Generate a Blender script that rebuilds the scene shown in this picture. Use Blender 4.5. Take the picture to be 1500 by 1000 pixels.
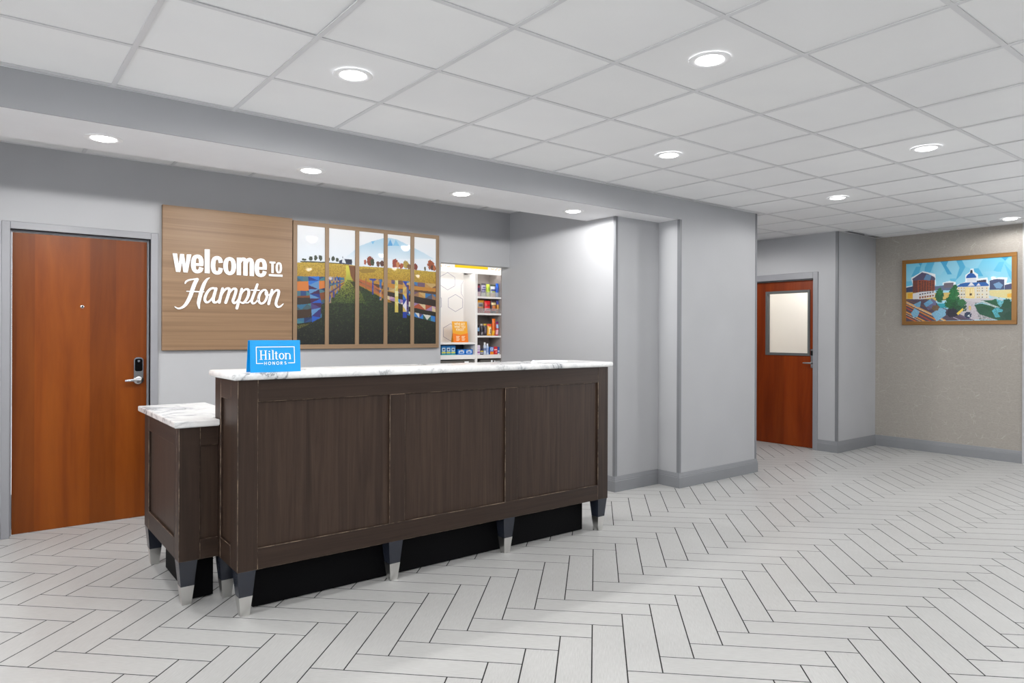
import bpy, math, random
import numpy as np
from mathutils import Matrix, Vector

for _o in list(bpy.data.objects):
    bpy.data.objects.remove(_o, do_unlink=True)
SC = bpy.context.scene
COL = SC.collection
random.seed(7)

# ------------------------------------------------------------------ camera
EYE = 1.453
YAW = math.radians(51.95)
ROLL = math.radians(0.22)
FPX = 1005.75
_f = Vector((math.cos(YAW), math.sin(YAW), 0)); _r = Vector((math.sin(YAW), -math.cos(YAW), 0)); _u = Vector((0, 0, 1))
_r2 = _r * math.cos(ROLL) + _u * math.sin(ROLL); _u2 = _u * math.cos(ROLL) - _r * math.sin(ROLL)
cam_d = bpy.data.cameras.new('camera'); cam = bpy.data.objects.new('camera', cam_d); COL.objects.link(cam)
M = Matrix.Identity(4)
for i in range(3):
    M[i][0] = _r2[i]; M[i][1] = _u2[i]; M[i][2] = -_f[i]
M[0][3], M[1][3], M[2][3] = 0, 0, EYE
cam.matrix_world = M
cam_d.sensor_width = 36.0; cam_d.lens = FPX / 1500 * 36; cam_d.shift_y = -10.6 / 1500
cam_d.clip_start = 0.02
SC.camera = cam

# ------------------------------------------------------------------ world, exposure
w = bpy.data.worlds.new('world'); SC.world = w; w.use_nodes = True
w.node_tree.nodes['Background'].inputs[0].default_value = (0.94, 0.97, 1.0, 1)
w.node_tree.nodes['Background'].inputs[1].default_value = 4.2
SC.view_settings.view_transform = 'Standard'
SC.view_settings.look = 'None'
SC.view_settings.gamma = 1.0
SC.view_settings.use_curve_mapping = False
SC.view_settings.exposure = 0.2
LAMP_W = 37.0          # each ceiling downlight
SOFFIT_W = 54.0        # each soffit downlight

# ------------------------------------------------------------------ colour + material helpers
def lin(c):
    c = c / 255.0
    return c / 12.92 if c <= 0.04045 else ((c + 0.055) / 1.055) ** 2.4
def rgb(r, g, b): return (lin(r), lin(g), lin(b), 1.0)

class NT:
    def __init__(s, name):
        s.m = bpy.data.materials.new(name); s.m.use_nodes = True
        s.t = s.m.node_tree; s.n = s.t.nodes; s.b = s.n['Principled BSDF']; s.out = s.n['Material Output']
    def new(s, t, **kw):
        n = s.n.new(t)
        for k, v in kw.items():
            if k.startswith('i_'):
                key = k[2:]; key = int(key) if key.isdigit() else key.replace('_', ' ')
                n.inputs[key].default_value = v
            else: setattr(n, k, v)
        return n
    def link(s, a, b): s.t.links.new(a, b)
    def coords(s, kind='Object', scale=(1, 1, 1)):
        tc = s.new('ShaderNodeTexCoord'); mp = s.new('ShaderNodeMapping'); mp.inputs['Scale'].default_value = scale
        s.link(tc.outputs[kind], mp.inputs['Vector']); return mp.outputs['Vector']
    def pos(s, scale=(1, 1, 1)):
        g = s.new('ShaderNodeNewGeometry'); mp = s.new('ShaderNodeMapping'); mp.inputs['Scale'].default_value = scale
        s.link(g.outputs['Position'], mp.inputs['Vector']); return mp.outputs['Vector']
    def noise(s, vec, scale, detail=4, rough=.55, dist=0):
        n = s.new('ShaderNodeTexNoise'); n.inputs['Scale'].default_value = scale; n.inputs['Detail'].default_value = detail
        n.inputs['Roughness'].default_value = rough; n.inputs['Distortion'].default_value = dist
        s.link(vec, n.inputs['Vector']); return n.outputs['Fac']
    def ramp(s, fac, stops):
        r = s.new('ShaderNodeValToRGB'); e = r.color_ramp.elements
        while len(e) < len(stops): e.new(0.5)
        for el, (p, c) in zip(e, stops): el.position = p; el.color = c
        s.link(fac, r.inputs['Fac']); return r.outputs['Color']
    def mix(s, fac, a, b, blend='MIX'):
        n = s.new('ShaderNodeMix', data_type='RGBA', blend_type=blend)
        for sock, v in ((n.inputs[0], fac), (n.inputs[6], a), (n.inputs[7], b)):
            if isinstance(v, (int, float, tuple)): sock.default_value = v
            else: s.link(v, sock)
        return n.outputs[2]
    def bump(s, h, strength=.1, dist=.001):
        b = s.new('ShaderNodeBump'); b.inputs['Strength'].default_value = strength; b.inputs['Distance'].default_value = dist
        s.link(h, b.inputs['Height']); s.link(b.outputs['Normal'], s.b.inputs['Normal'])
    def set(s, col=None, rough=.5, metal=0, spec=.5, coat=0, coat_rough=.05):
        if col is not None:
            if isinstance(col, tuple): s.b.inputs['Base Color'].default_value = col
            else: s.link(col, s.b.inputs['Base Color'])
        s.b.inputs['Roughness'].default_value = rough; s.b.inputs['Metallic'].default_value = metal
        s.b.inputs['Specular IOR Level'].default_value = spec
        s.b.inputs['Coat Weight'].default_value = coat; s.b.inputs['Coat Roughness'].default_value = coat_rough
        return s.m

def plain(name, col, rough=.5, metal=0, spec=.5, coat=0, var=.04):
    t = NT(name)
    n = t.noise(t.pos(), 6, 3)
    dark = tuple(c * (1 - var) for c in col[:3]) + (1,); lite = tuple(min(1, c * (1 + var)) for c in col[:3]) + (1,)
    return t.set(t.ramp(n, [(.3, dark), (.7, lite)]), rough, metal, spec, coat)

def painted_wall(name, col, strength=.12):
    t = NT(name)
    v = t.pos((1, 1, .35)); n = t.noise(v, 420, 3, .6); n2 = t.noise(t.pos(), 1.3, 2)
    d = tuple(c * .97 for c in col[:3]) + (1,); l = tuple(min(1, c * 1.03) for c in col[:3]) + (1,)
    t.bump(n, strength, .0008)
    return t.set(t.ramp(n2, [(.35, d), (.65, l)]), .62, 0, .25)

def wood(name, cols, axis, freq=60, stretch=.04, rough=.45, coat=0, strips=None, spec=.4, contrast=(.3, .7), bump=.08, cathedral=0):
    """grain runs along axis (0,1,2)"""
    t = NT(name); sc = [1, 1, 1]; sc[axis] = stretch
    v = t.pos(tuple(sc))
    n1 = t.noise(v, freq, 5, .65, .3); n2 = t.noise(v, freq * .16, 4, .6, .9 + cathedral)
    c1 = t.ramp(n1, [(contrast[0], cols[0]), (contrast[1], cols[1])])
    c2 = t.ramp(n2, [(.3, cols[0]), (.5, cols[1]), (.72, cols[2])])
    c = t.mix(.55, c1, c2)
    if strips:
        ax, width, amt = strips
        g = t.new('ShaderNodeNewGeometry'); sp = t.new('ShaderNodeSeparateXYZ'); t.link(g.outputs['Position'], sp.inputs[0])
        m1 = t.new('ShaderNodeMath', operation='DIVIDE', i_1=width); t.link(sp.outputs[ax], m1.inputs[0])
        m2 = t.new('ShaderNodeMath', operation='FLOOR'); t.link(m1.outputs[0], m2.inputs[0])
        wn = t.new('ShaderNodeTexWhiteNoise', noise_dimensions='1D'); t.link(m2.outputs[0], wn.inputs['W'])
        k = t.ramp(wn.outputs['Value'], [(0, (1 - amt, 1 - amt, 1 - amt, 1)), (1, (1 + amt * .4, 1 + amt * .4, 1 + amt * .4, 1))])
        c = t.mix(1.0, c, k, 'MULTIPLY')
    t.bump(n1, bump, .0006)
    return t.set(c, rough, 0, spec, coat, .12)

def printed(name, rough=.35, coat=0.0, attr='print'):
    t = NT(name); a = t.new('ShaderNodeAttribute', attribute_name=attr); t.link(a.outputs['Color'], t.b.inputs['Base Color'])
    return t.set(None, rough, 0, .4, coat, .02)

def glass_thin(name, tint=(1, 1, 1, 1), haze=0.0):
    t = NT(name); tr = t.new('ShaderNodeBsdfTransparent', i_0=tint); gl = t.new('ShaderNodeBsdfGlossy', i_Roughness=.02)
    fr = t.new('ShaderNodeFresnel', i_IOR=1.45); mx = t.new('ShaderNodeMixShader')
    t.link(fr.outputs[0], mx.inputs[0]); t.link(tr.outputs[0], mx.inputs[1]); t.link(gl.outputs[0], mx.inputs[2]); last = mx
    if haze:
        df = t.new('ShaderNodeBsdfDiffuse', i_Color=(.9, .9, .9, 1)); m2 = t.new('ShaderNodeMixShader', i_0=haze)
        t.link(mx.outputs[0], m2.inputs[1]); t.link(df.outputs[0], m2.inputs[2]); last = m2
    t.link(last.outputs[0], t.out.inputs['Surface']); return t.m

def emit(name, col, strength):
    t = NT(name); e = t.new('ShaderNodeEmission', i_Color=col, i_Strength=strength); t.link(e.outputs[0], t.out.inputs['Surface']); return t.m

# ------------------------------------------------------------------ materials
GREY = rgb(170, 171, 174)
MT = {}
MT['wall'] = painted_wall('grey_wallcovering', GREY)
MT['trim'] = plain('grey_trim_paint', rgb(128, 130, 134), .45, var=.02)
MT['guard'] = plain('grey_corner_guard', rgb(116, 118, 122), .45, var=.02)
MT['frame'] = plain('grey_door_frame_paint', rgb(140, 141, 146), .4, var=.02)
MT['white'] = plain('white_ceiling_paint', rgb(236, 236, 238), .7, spec=.2, var=.01)
def ceiling_tile_mat():
    t = NT('ceiling_tile_board')
    n = t.noise(t.pos(), 260, 4, .7); n2 = t.noise(t.pos(), 1.1, 3)
    t.bump(n, .18, .0008)
    info = t.new('ShaderNodeObjectInfo'); k = t.ramp(info.outputs['Random'], [(0, (.96, .96, .96, 1)), (1, (1, 1, 1, 1))])
    c = t.ramp(n2, [(.3, rgb(238, 238, 239)), (.7, rgb(244, 244, 244))])
    return t.set(t.mix(1.0, c, k, 'MULTIPLY'), .8, 0, .15)
MT['ctile'] = ceiling_tile_mat()
MT['grid'] = plain('ceiling_grid_enamel', rgb(216, 216, 218), .45, var=.02)
def floor_tile_mat():
    t = NT('porcelain_plank_tile')
    uv = t.new('ShaderNodeUVMap'); mp = t.new('ShaderNodeMapping'); mp.inputs['Scale'].default_value = (2.2, 60, 1); t.link(uv.outputs['UV'], mp.inputs['Vector'])
    ad = t.new('ShaderNodeVectorMath', operation='ADD'); t.link(mp.outputs['Vector'], ad.inputs[0])
    g = t.new('ShaderNodeNewGeometry'); sn = t.new('ShaderNodeVectorMath', operation='MULTIPLY'); sn.inputs[1].default_value = (3.1, 2.3, 0)
    t.link(g.outputs['Position'], sn.inputs[0]); t.link(sn.outputs[0], ad.inputs[1])
    n = t.noise(ad.outputs[0], 3.0, 4, .6); n2 = t.noise(t.pos(), 1.7, 2)
    c1 = t.ramp(n, [(.3, rgb(172, 172, 171)), (.7, rgb(190, 190, 189))]); c2 = t.ramp(n2, [(.35, (.95, .95, .95, 1)), (.65, (1.02, 1.02, 1.02, 1))])
    t.bump(n, .06, .0005)
    return t.set(t.mix(1.0, c1, c2, 'MULTIPLY'), .36, 0, .4)
MT['ftile'] = floor_tile_mat()
MT['grout'] = plain('dark_grout', rgb(46, 46, 47), .9, spec=.1)
MT['cherry'] = wood('cherry_veneer', [rgb(98, 42, 3), rgb(128, 63, 9), rgb(144, 77, 18)], 2, 22, .09, .38, .04, strips=(0, .172, .22), cathedral=.8, spec=.25, contrast=(.15, .85), bump=.02)
MT['cherry_red'] = wood('red_cherry_veneer', [rgb(104, 36, 4), rgb(134, 52, 9), rgb(152, 68, 18)], 2, 22, .09, .38, .04, strips=(1, .15, .22), cathedral=.8, spec=.25, contrast=(.15, .85), bump=.02)
BR = [rgb(34, 24, 18), rgb(53, 39, 31), rgb(66, 50, 41)]
MT['desk_v'] = wood('dark_oak_upright_grain', BR, 2, 120, .035, .45, .03, spec=.28, contrast=(.32, .72), cathedral=.6)
BP = [rgb(38, 27, 21), rgb(60, 45, 36), rgb(76, 60, 49)]
MT['desk_p'] = wood('dark_oak_panel_veneer', BP, 2, 120, .035, .45, .03, spec=.28, contrast=(.3, .72), cathedral=.9)
MT['desk_x'] = wood('dark_oak_cross_grain', BR, 0, 120, .035, .45, .03, spec=.28, contrast=(.32, .72))
MT['desk_y'] = wood('dark_oak_side_grain', BR, 1, 120, .035, .45, .03, spec=.28, contrast=(.32, .72))
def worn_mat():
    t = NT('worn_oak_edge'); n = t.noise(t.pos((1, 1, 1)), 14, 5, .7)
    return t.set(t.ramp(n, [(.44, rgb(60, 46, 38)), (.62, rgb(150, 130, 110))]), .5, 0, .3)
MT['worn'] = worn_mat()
MT['sign_wood'] = wood('walnut_laminate', [rgb(110, 84, 60), rgb(138, 110, 83), rgb(154, 127, 98)], 0, 95, .013, .42, 0, contrast=(.32, .66), bump=.03)
MT['frame_wood_x'] = wood('oak_frame_cross', [rgb(112, 90, 68), rgb(138, 113, 87), rgb(152, 128, 101)], 0, 70, .03, .45, bump=.03)
MT['frame_wood_z'] = wood('oak_frame_upright', [rgb(112, 90, 68), rgb(138, 113, 87), rgb(152, 128, 101)], 2, 70, .03, .45, bump=.03)
MT['gold_y'] = wood('golden_frame_cross', [rgb(118, 80, 34), rgb(140, 98, 44), rgb(152, 110, 54)], 1, 70, .03, .4, bump=.02)
MT['gold_z'] = wood('golden_frame_upright', [rgb(118, 80, 34), rgb(140, 98, 44), rgb(152, 110, 54)], 2, 70, .03, .4, bump=.02)
def marble_mat():
    t = NT('white_veined_marble'); v = t.pos()
    n1 = t.noise(v, 2.6, 8, .62, 1.6); n2 = t.noise(v, 7, 7, .65, 1.2); n3 = t.noise(v, 1.5, 3)
    W = rgb(236, 236, 235); L = rgb(206, 208, 210); D = rgb(120, 124, 130)
    a = t.ramp(n1, [(.40, W), (.485, L), (.505, D), (.525, L), (.62, W)]); b = t.ramp(n2, [(.42, (1, 1, 1, 1)), (.5, (.9, .905, .915, 1)), (.58, (1, 1, 1, 1))])
    m = t.ramp(n3, [(.42, (0, 0, 0, 1)), (.6, (1, 1, 1, 1))])
    return t.set(t.mix(1.0, t.mix(m, W, a), b, 'MULTIPLY'), .18, 0, .5)
MT['marble'] = marble_mat()
MT['black'] = plain('black_kickboard', rgb(8, 8, 10), .6, spec=.08)
MT['legblack'] = plain('glossy_black_leg', rgb(34, 38, 48), .2, spec=.6)
MT['steel'] = plain('brushed_steel', rgb(214, 213, 210), .3, 1.0)
MT['chrome'] = plain('satin_chrome', rgb(205, 206, 208), .22, 1.0)
MT['screen'] = plain('black_keypad_glass', rgb(10, 11, 13), .1)
MT['dark'] = plain('dark_gap', rgb(40, 41, 44), .7)
MT['letter'] = plain('white_acrylic_letter', rgb(248, 249, 252), .3, var=.005)
MT['blue'] = plain('cyan_blue_card', rgb(0, 152, 224), .35, var=.01)
MT['print_white'] = plain('white_print', rgb(244, 248, 252), .4, var=.005)
MT['gloss_print'] = printed('glossy_photo_print', .5, .2)
MT['matte_print'] = printed('satin_photo_print', .4, .1)
MT['pack'] = printed('printed_packaging', .3, .1)
MT['shelfwhite'] = plain('white_shelf_laminate', rgb(232, 229, 226), .4, var=.01)
MT['shelfback'] = plain('taupe_shelf_back', rgb(150, 142, 138), .5, var=.02)
MT['shelfdark'] = plain('slate_shelf_back', rgb(74, 76, 84), .5, var=.02)
MT['purple'] = plain('violet_line_print', rgb(104, 92, 140), .5, var=.01)
MT['yellow'] = emit('backlit_yellow_print', rgb(250, 208, 50), 1.0)
MT['orange'] = emit('backlit_orange_print', rgb(250, 190, 90), 1.0)
MT['charcoal'] = plain('charcoal_cooler_front', rgb(92, 90, 86), .4, var=.02)
MT['glass'] = glass_thin('clear_glass')
MT['acrylic'] = glass_thin('clear_acrylic', haze=.16)
MT['lens'] = emit('downlight_lens', (1, 1, 1, 1), 9.0)
MT['trimring'] = plain('white_light_trim', rgb(244, 244, 245), .35, var=.01)
MT['led'] = emit('led_strip', (1.0, .97, .92, 1), 22.0)
MT['lightbox'] = emit('backlit_header_face', (1.0, .985, .95, 1), .95)
MT['cream_wall'] = painted_wall('cream_office_paint', rgb(234, 231, 224))
MT['vision'] = plain('dark_grey_vision_frame', rgb(92, 94, 94), .4, var=.02)
def taupe_mat():
    t = NT('taupe_patterned_wallcovering'); v = t.pos((0, 1, 1))
    vo = t.new('ShaderNodeTexVoronoi', feature='DISTANCE_TO_EDGE', i_Scale=11.0, i_Randomness=.6); t.link(v, vo.inputs['Vector'])
    ln = t.ramp(vo.outputs['Distance'], [(0.0, (1, 1, 1, 1)), (.008, (1, 1, 1, 1)), (.022, (0, 0, 0, 1))])
    brk = t.ramp(t.noise(v, 9, 3), [(.45, (0, 0, 0, 1)), (.62, (.42, .42, .42, 1))]); f = t.mix(1.0, ln, brk, 'MULTIPLY')
    weave = t.noise(t.pos((1, .12, 1)), 380, 3, .6); base = t.ramp(weave, [(.3, rgb(145, 140, 134)), (.7, rgb(164, 159, 152))])
    t.bump(weave, .12, .0008)
    return t.set(t.mix(f, base, rgb(192, 188, 181)), .7, 0, .2)
MT['taupe'] = taupe_mat()

# ------------------------------------------------------------------ mesh helpers
class MB:
    def __init__(s): s.v = []; s.f = []
    def add(s, vs, fs):
        o = len(s.v); s.v += [tuple(p) for p in vs]; s.f += [tuple(i + o for i in f) for f in fs]; return s
    def box(s, x0, x1, y0, y1, z0, z1, c=0.0):
        x0, x1 = min(x0, x1), max(x0, x1); y0, y1 = min(y0, y1), max(y0, y1); z0, z1 = min(z0, z1), max(z0, z1)
        if c <= 0:
            vs = [(x, y, z) for z in (z0, z1) for y in (y0, y1) for x in (x0, x1)]
            return s.add(vs, [(0, 2, 3, 1), (4, 5, 7, 6), (0, 1, 5, 4), (2, 6, 7, 3), (0, 4, 6, 2), (1, 3, 7, 5)])
        c = min(c, (x1 - x0) * .45, (y1 - y0) * .45, (z1 - z0) * .45)
        X = (x0, x1); Y = (y0, y1); Z = (z0, z1); vs = []; idx = {}
        for i in (0, 1):
            for j in (0, 1):
                for k in (0, 1):
                    sx, sy, sz = (1 - 2 * i) * c, (1 - 2 * j) * c, (1 - 2 * k) * c
                    idx[i, j, k, 0] = len(vs); vs.append((X[i], Y[j] + sy, Z[k] + sz))
                    idx[i, j, k, 1] = len(vs); vs.append((X[i] + sx, Y[j], Z[k] + sz))
                    idx[i, j, k, 2] = len(vs); vs.append((X[i] + sx, Y[j] + sy, Z[k]))
        fs = []
        ctr = ((x0 + x1) / 2, (y0 + y1) / 2, (z0 + z1) / 2)
        def put(q):
            P = [Vector(vs[i]) for i in q]; n = (P[1] - P[0]).cross(P[2] - P[0]); m = sum(P, Vector()) / len(P) - Vector(ctr)
            fs.append(tuple(q) if n.dot(m) > 0 else tuple(reversed(q)))
        for i in (0, 1):
            put([idx[i, 0, 0, 0], idx[i, 1, 0, 0], idx[i, 1, 1, 0], idx[i, 0, 1, 0]])
            put([idx[0, i, 0, 1], idx[1, i, 0, 1], idx[1, i, 1, 1], idx[0, i, 1, 1]])
            put([idx[0, 0, i, 2], idx[1, 0, i, 2], idx[1, 1, i, 2], idx[0, 1, i, 2]])
        for a in (0, 1):
            for b in (0, 1):
                put([idx[a, b, 0, 0], idx[a, b, 1, 0], idx[a, b, 1, 1], idx[a, b, 0, 1]])
                put([idx[a, 0, b, 0], idx[a, 1, b, 0], idx[a, 1, b, 2], idx[a, 0, b, 2]])
                put([idx[0, a, b, 1], idx[1, a, b, 1], idx[1, a, b, 2], idx[0, a, b, 2]])
                for k in (0, 1): put([idx[a, b, k, 0], idx[a, b, k, 1], idx[a, b, k, 2]])
        s.ch = getattr(s, 'ch', []) + list(range(len(s.f) + 6, len(s.f) + len(fs)))
        return s.add(vs, fs)
    def lathe(s, prof, c, axis='z', n=32, close=True):
        """prof: (radius, height) along axis from centre c"""
        vs = []; fs = []
        for r, h in prof:
            for i in range(n):
                a = 2 * math.pi * i / n; p = (r * math.cos(a), r * math.sin(a), h)
                if axis == 'y': p = (p[0], -p[2], p[1])      # towards -y
                if axis == 'x': p = (-p[2], -p[0], p[1])     # towards -x
                vs.append((c[0] + p[0], c[1] + p[1], c[2] + p[2]))
        for j in range(len(prof) - 1):
            for i in range(n):
                k = (i + 1) % n; fs.append((j * n + i, j * n + k, (j + 1) * n + k, (j + 1) * n + i))
        if close:
            fs.append(tuple(reversed(range(n)))); fs.append(tuple((len(prof) - 1) * n + i for i in range(n)))
        return s.add(vs, fs)
    def prism(s, pts, y0, y1):
        """pts (x,z) outline extruded from y0 (front) to y1"""
        n = len(pts); vs = [(x, y0, z) for x, z in pts] + [(x, y1, z) for x, z in pts]
        fs = [tuple(range(n)), tuple(reversed(range(n, 2 * n)))] + [(i, i + n, (i + 1) % n + n, (i + 1) % n) for i in range(n)]
        return s.add(vs, fs)
    def taper(s, cx, cy, z0, z1, h0, h1):
        vs = [(cx + sx * h0, cy + sy * h0, z0) for sx, sy in ((-1, -1), (1, -1), (1, 1), (-1, 1))] + [(cx + sx * h1, cy + sy * h1, z1) for sx, sy in ((-1, -1), (1, -1), (1, 1), (-1, 1))]
        return s.add(vs, [(3, 2, 1, 0), (4, 5, 6, 7)] + [(i, (i + 1) % 4, (i + 1) % 4 + 4, i + 4) for i in range(4)])

def link(name, me, parent=None):
    o = bpy.data.objects.new(name, me); COL.objects.link(o)
    if parent is not None: o.parent = parent
    return o
def origin(o):
    p = Vector((0, 0, 0))
    while o is not None: p += o.location; o = o.parent
    return p
def obj(name, mb, mat, parent=None, loc=None, smooth=False, label=None):
    """mb is in world metres; the object's own origin sits at loc (or its parent's)"""
    base = origin(parent) if parent is not None else Vector((0, 0, 0))
    org = Vector(loc) if loc is not None else base.copy()
    me = bpy.data.meshes.new(name)
    me.from_pydata([(v[0] - org.x, v[1] - org.y, v[2] - org.z) for v in mb.v], [], mb.f)
    me.materials.append(MT[mat] if isinstance(mat, str) else mat)
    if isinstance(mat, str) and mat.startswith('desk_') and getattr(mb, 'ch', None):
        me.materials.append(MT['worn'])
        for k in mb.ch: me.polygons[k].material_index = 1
    if smooth:
        for p in me.polygons: p.use_smooth = True
        me.set_sharp_from_angle(angle=math.radians(38))
    me.update()
    o = link(name, me, parent); o.location = org - base
    if label: o['label'] = label
    return o
def tag(o, label, cat, group=None):
    o['label'] = label; o['category'] = cat
    if group: o['group'] = group
    return o
def thing(name, label, cat, loc, group=None):
    o = bpy.data.objects.new(name, None); COL.objects.link(o); o.location = loc; o.empty_display_size = .05
    return tag(o, label, cat, group)
def structure(o, label=None):
    o['kind'] = 'structure'
    if label: o['label'] = label
    return o
def sempty(name, loc, label=None):
    o = bpy.data.objects.new(name, None); COL.objects.link(o); o.location = loc; o.empty_display_size = .05
    return structure(o, label)

# ================================================================== THE ROOM
ZC = 2.743                 # suspended ceiling
ZS = 2.548                 # soffit underside
ZA = 2.787                 # ceiling over the desk alcove
YW = 6.00                  # wall behind the desk
YB = 4.15                  # beam and pier front
XA = 4.66                  # side wall of the alcove
YR = 4.405                 # recess back
XR = 5.265; XP = 6.55      # pier
XD = 8.40; YD = 4.205      # corridor door wall, column face
XT = 9.42                  # taupe wall
X0, Y0 = -3.6, -4.2        # room limits behind the camera

def wallbox(name, boxes, mat='wall', label=None):
    m = MB()
    for b in boxes: m.box(*b)
    return structure(obj(name, m, mat), label)

DX0, DX1, DZ = .196, 1.087, 2.186           # door 1 opening
NX0, NZ = 3.765, 2.19                       # niche opening
wallbox('wall_back', [(X0 - .1, DX0, YW, YW + .12, 0, 2.9), (DX0, DX1, YW, YW + .12, DZ, 2.9), (DX1, NX0, YW, YW + .12, 0, 2.9), (NX0, XA + .1, YW, YW + .12, NZ, 2.9)], label='light grey wall behind the front desk')
wallbox('wall_alcove', [(XA, XA + .1, YR + .1, 7.0, 0, 2.9)], label='light grey side wall of the desk alcove')
wallbox('wall_recess', [(XA, XR + .1, YR, YR + .1, 0, 2.9)], label='grey back of the narrow recess beside the pier')
wallbox('wall_pier', [(XR, XP, YB, YB + .2, 0, 2.9), (XR, XR + .1, YB + .2, YR + .05, 0, 2.9), (XP - .1, XP, YB + .2, 7.6, 0, 2.9)], label='broad grey pier right of the front desk')
wallbox('wall_beam', [(X0 - .1, XR, YB, YB + .012, ZS, 2.9)], label='grey face of the beam above the front desk')
D2Y0, D2Y1, D2Z = 4.515, 5.44, 2.178        # door 2 opening
wallbox('wall_corridor', [(XD, XD + .12, YD, D2Y0, 0, 2.9), (XD, XD + .12, D2Y0, D2Y1, D2Z, 2.9), (XD, XD + .12, D2Y1, 7.6, 0, 2.9), (XP - .1, XD + .12, 7.6, 7.7, 0, 2.9)], label='grey corridor wall around the red door')
wallbox('wall_column', [(XD + .12, XT + .1, YD, YD + .12, 0, 2.9)], label='grey wall face left of the taupe wall')
wallbox('wall_right', [(XT, XT + .1, 2.576, YD, 0, 2.9)], 'taupe', 'taupe patterned wallcovering behind the city picture')
ADDED_WN = [(-2.0, -.1), (.1, 2.0)]  # unseen windows added to brighten the far floor and ceiling
wallbox('wall_right_end', [(XT - .02, XT + .1, Y0, -2.0, 0, 2.9), (XT - .02, XT + .1, -.1, .1, 0, 2.9), (XT - .02, XT + .1, 2.0, 2.576, 0, 2.9)] + [(XT - .02, XT + .1, a, b, z0, z1) for a, b in ADDED_WN for z0, z1 in ((0, .12), (2.6, 2.9))], label='grey wall past the taupe wallcovering')
for i, (a, b) in enumerate(ADDED_WN):
    wd = sempty('window_%d' % (i + 5), (XT, (a + b) / 2, .12)); mid = (a + b) / 2; f = MB()
    for q in ((a, a + .05, .12, 2.6), (b - .05, b, .12, 2.6), (a + .05, b - .05, .12, .17), (a + .05, b - .05, 2.55, 2.6), (mid - .02, mid + .02, .17, 2.55)):
        f.box(XT + .01, XT + .08, q[0], q[1], q[2], q[3])
    obj('window_frame', f, 'frame', wd)
    for c0, c1 in ((a + .05, mid - .02), (mid + .02, b - .05)):
        obj('window_pane', MB().box(XT + .04, XT + .045, c0, c1, .17, 2.55), 'glass', wd)
wallbox('wall_front', [(X0 - .1, XT + .1, Y0 - .1, Y0, 0, 2.9)])
# the wall to the left of the camera is a run of tall lobby windows onto daylight
WN = [(-3.9, -2.1), (-1.95, -.15), (0, 1.8), (1.95, 3.75)]; WZ0, WZ1 = .12, 2.6
bx = []; py = Y0
for a, b in WN: bx.append((X0 - .1, X0, py, a, 0, 2.9)); py = b
bx.append((X0 - .1, X0, py, YW, 0, 2.9))
for a, b in WN: bx += [(X0 - .1, X0, a, b, 0, WZ0), (X0 - .1, X0, a, b, WZ1, 2.9)]
wallbox('wall_left', bx)
for i, (a, b) in enumerate(WN):
    wd = sempty('window_%d' % (i + 1), (X0, (a + b) / 2, WZ0))
    f = MB(); mid = (a + b) / 2
    for q in ((a, a + .05, WZ0, WZ1), (b - .05, b, WZ0, WZ1), (a + .05, b - .05, WZ0, WZ0 + .05), (a + .05, b - .05, WZ1 - .05, WZ1), (mid - .02, mid + .02, WZ0 + .05, WZ1 - .05)):
        f.box(X0 - .09, X0 - .02, q[0], q[1], q[2], q[3])
    obj('window_frame', f, 'frame', wd)
    for c0, c1 in ((a + .05, mid - .02), (mid + .02, b - .05)):
        obj('window_pane', MB().box(X0 - .06, X0 - .055, c0, c1, WZ0 + .05, WZ1 - .05), 'glass', wd)

# ---------------------------------------------------------------- projection used only to pick which tiles are worth being objects
def seen(x, y, z):
    d = Vector((x, y, z - EYE)); t = d.dot(_f)
    if t < .15: return None
    return 750 + FPX * d.dot(_r) / t, 489.4 - FPX * d.z / t, t

# ---------------------------------------------------------------- floor: herringbone plank tiles on dark grout
TW = .1520; GR = .0052; TH = .004
floor = structure(obj('floor', MB().box(X0, XT + .1, Y0, 7.6, -.05, .0003), 'grout'), 'pale grey herringbone plank tile floor with dark grout')
e_s = Vector((1, 1)).normalized(); e_t = Vector((-1, 1)).normalized()
S0, T0 = 3.312, .0115
def tile_mesh(vertical):
    L, Wd = 4 * TW - GR, TW - GR
    a, b = L / 2, Wd / 2; c = .0015
    ring0 = [(-a, -b, -.003), (a, -b, -.003), (a, b, -.003), (-a, b, -.003)]
    ring1 = [(x, y, -c * .6) for x, y, z in ring0]; ring2 = [(math.copysign(a - c, x), math.copysign(b - c, y), 0) for x, y, z in ring0]
    vs = ring0 + ring1 + ring2; fs = [(8, 9, 10, 11)]
    for r in (0, 4):
        for i in range(4): k = (i + 1) % 4; fs.append((r + i, r + k, r + k + 4, r + i + 4))
    d = e_s if vertical else -e_t; n = Vector((-d.y, d.x))
    out = [(d.x * x + n.x * y, d.y * x + n.y * y, z) for x, y, z in vs]
    return out, fs, [(x / L + .5, (y / Wd + .5) * .25) for x, y, z in vs]
TM = {k: tile_mesh(k) for k in (False, True)}
def make_tile_me(name, vs, fs, uvs):
    me = bpy.data.meshes.new(name); me.from_pydata(vs, [], fs); uv = me.uv_layers.new(name='UVMap')
    for lp in me.loops: uv.data[lp.index].uv = uvs[lp.vertex_index]
    me.materials.append(MT['ftile']); return me
tiles = []
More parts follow.
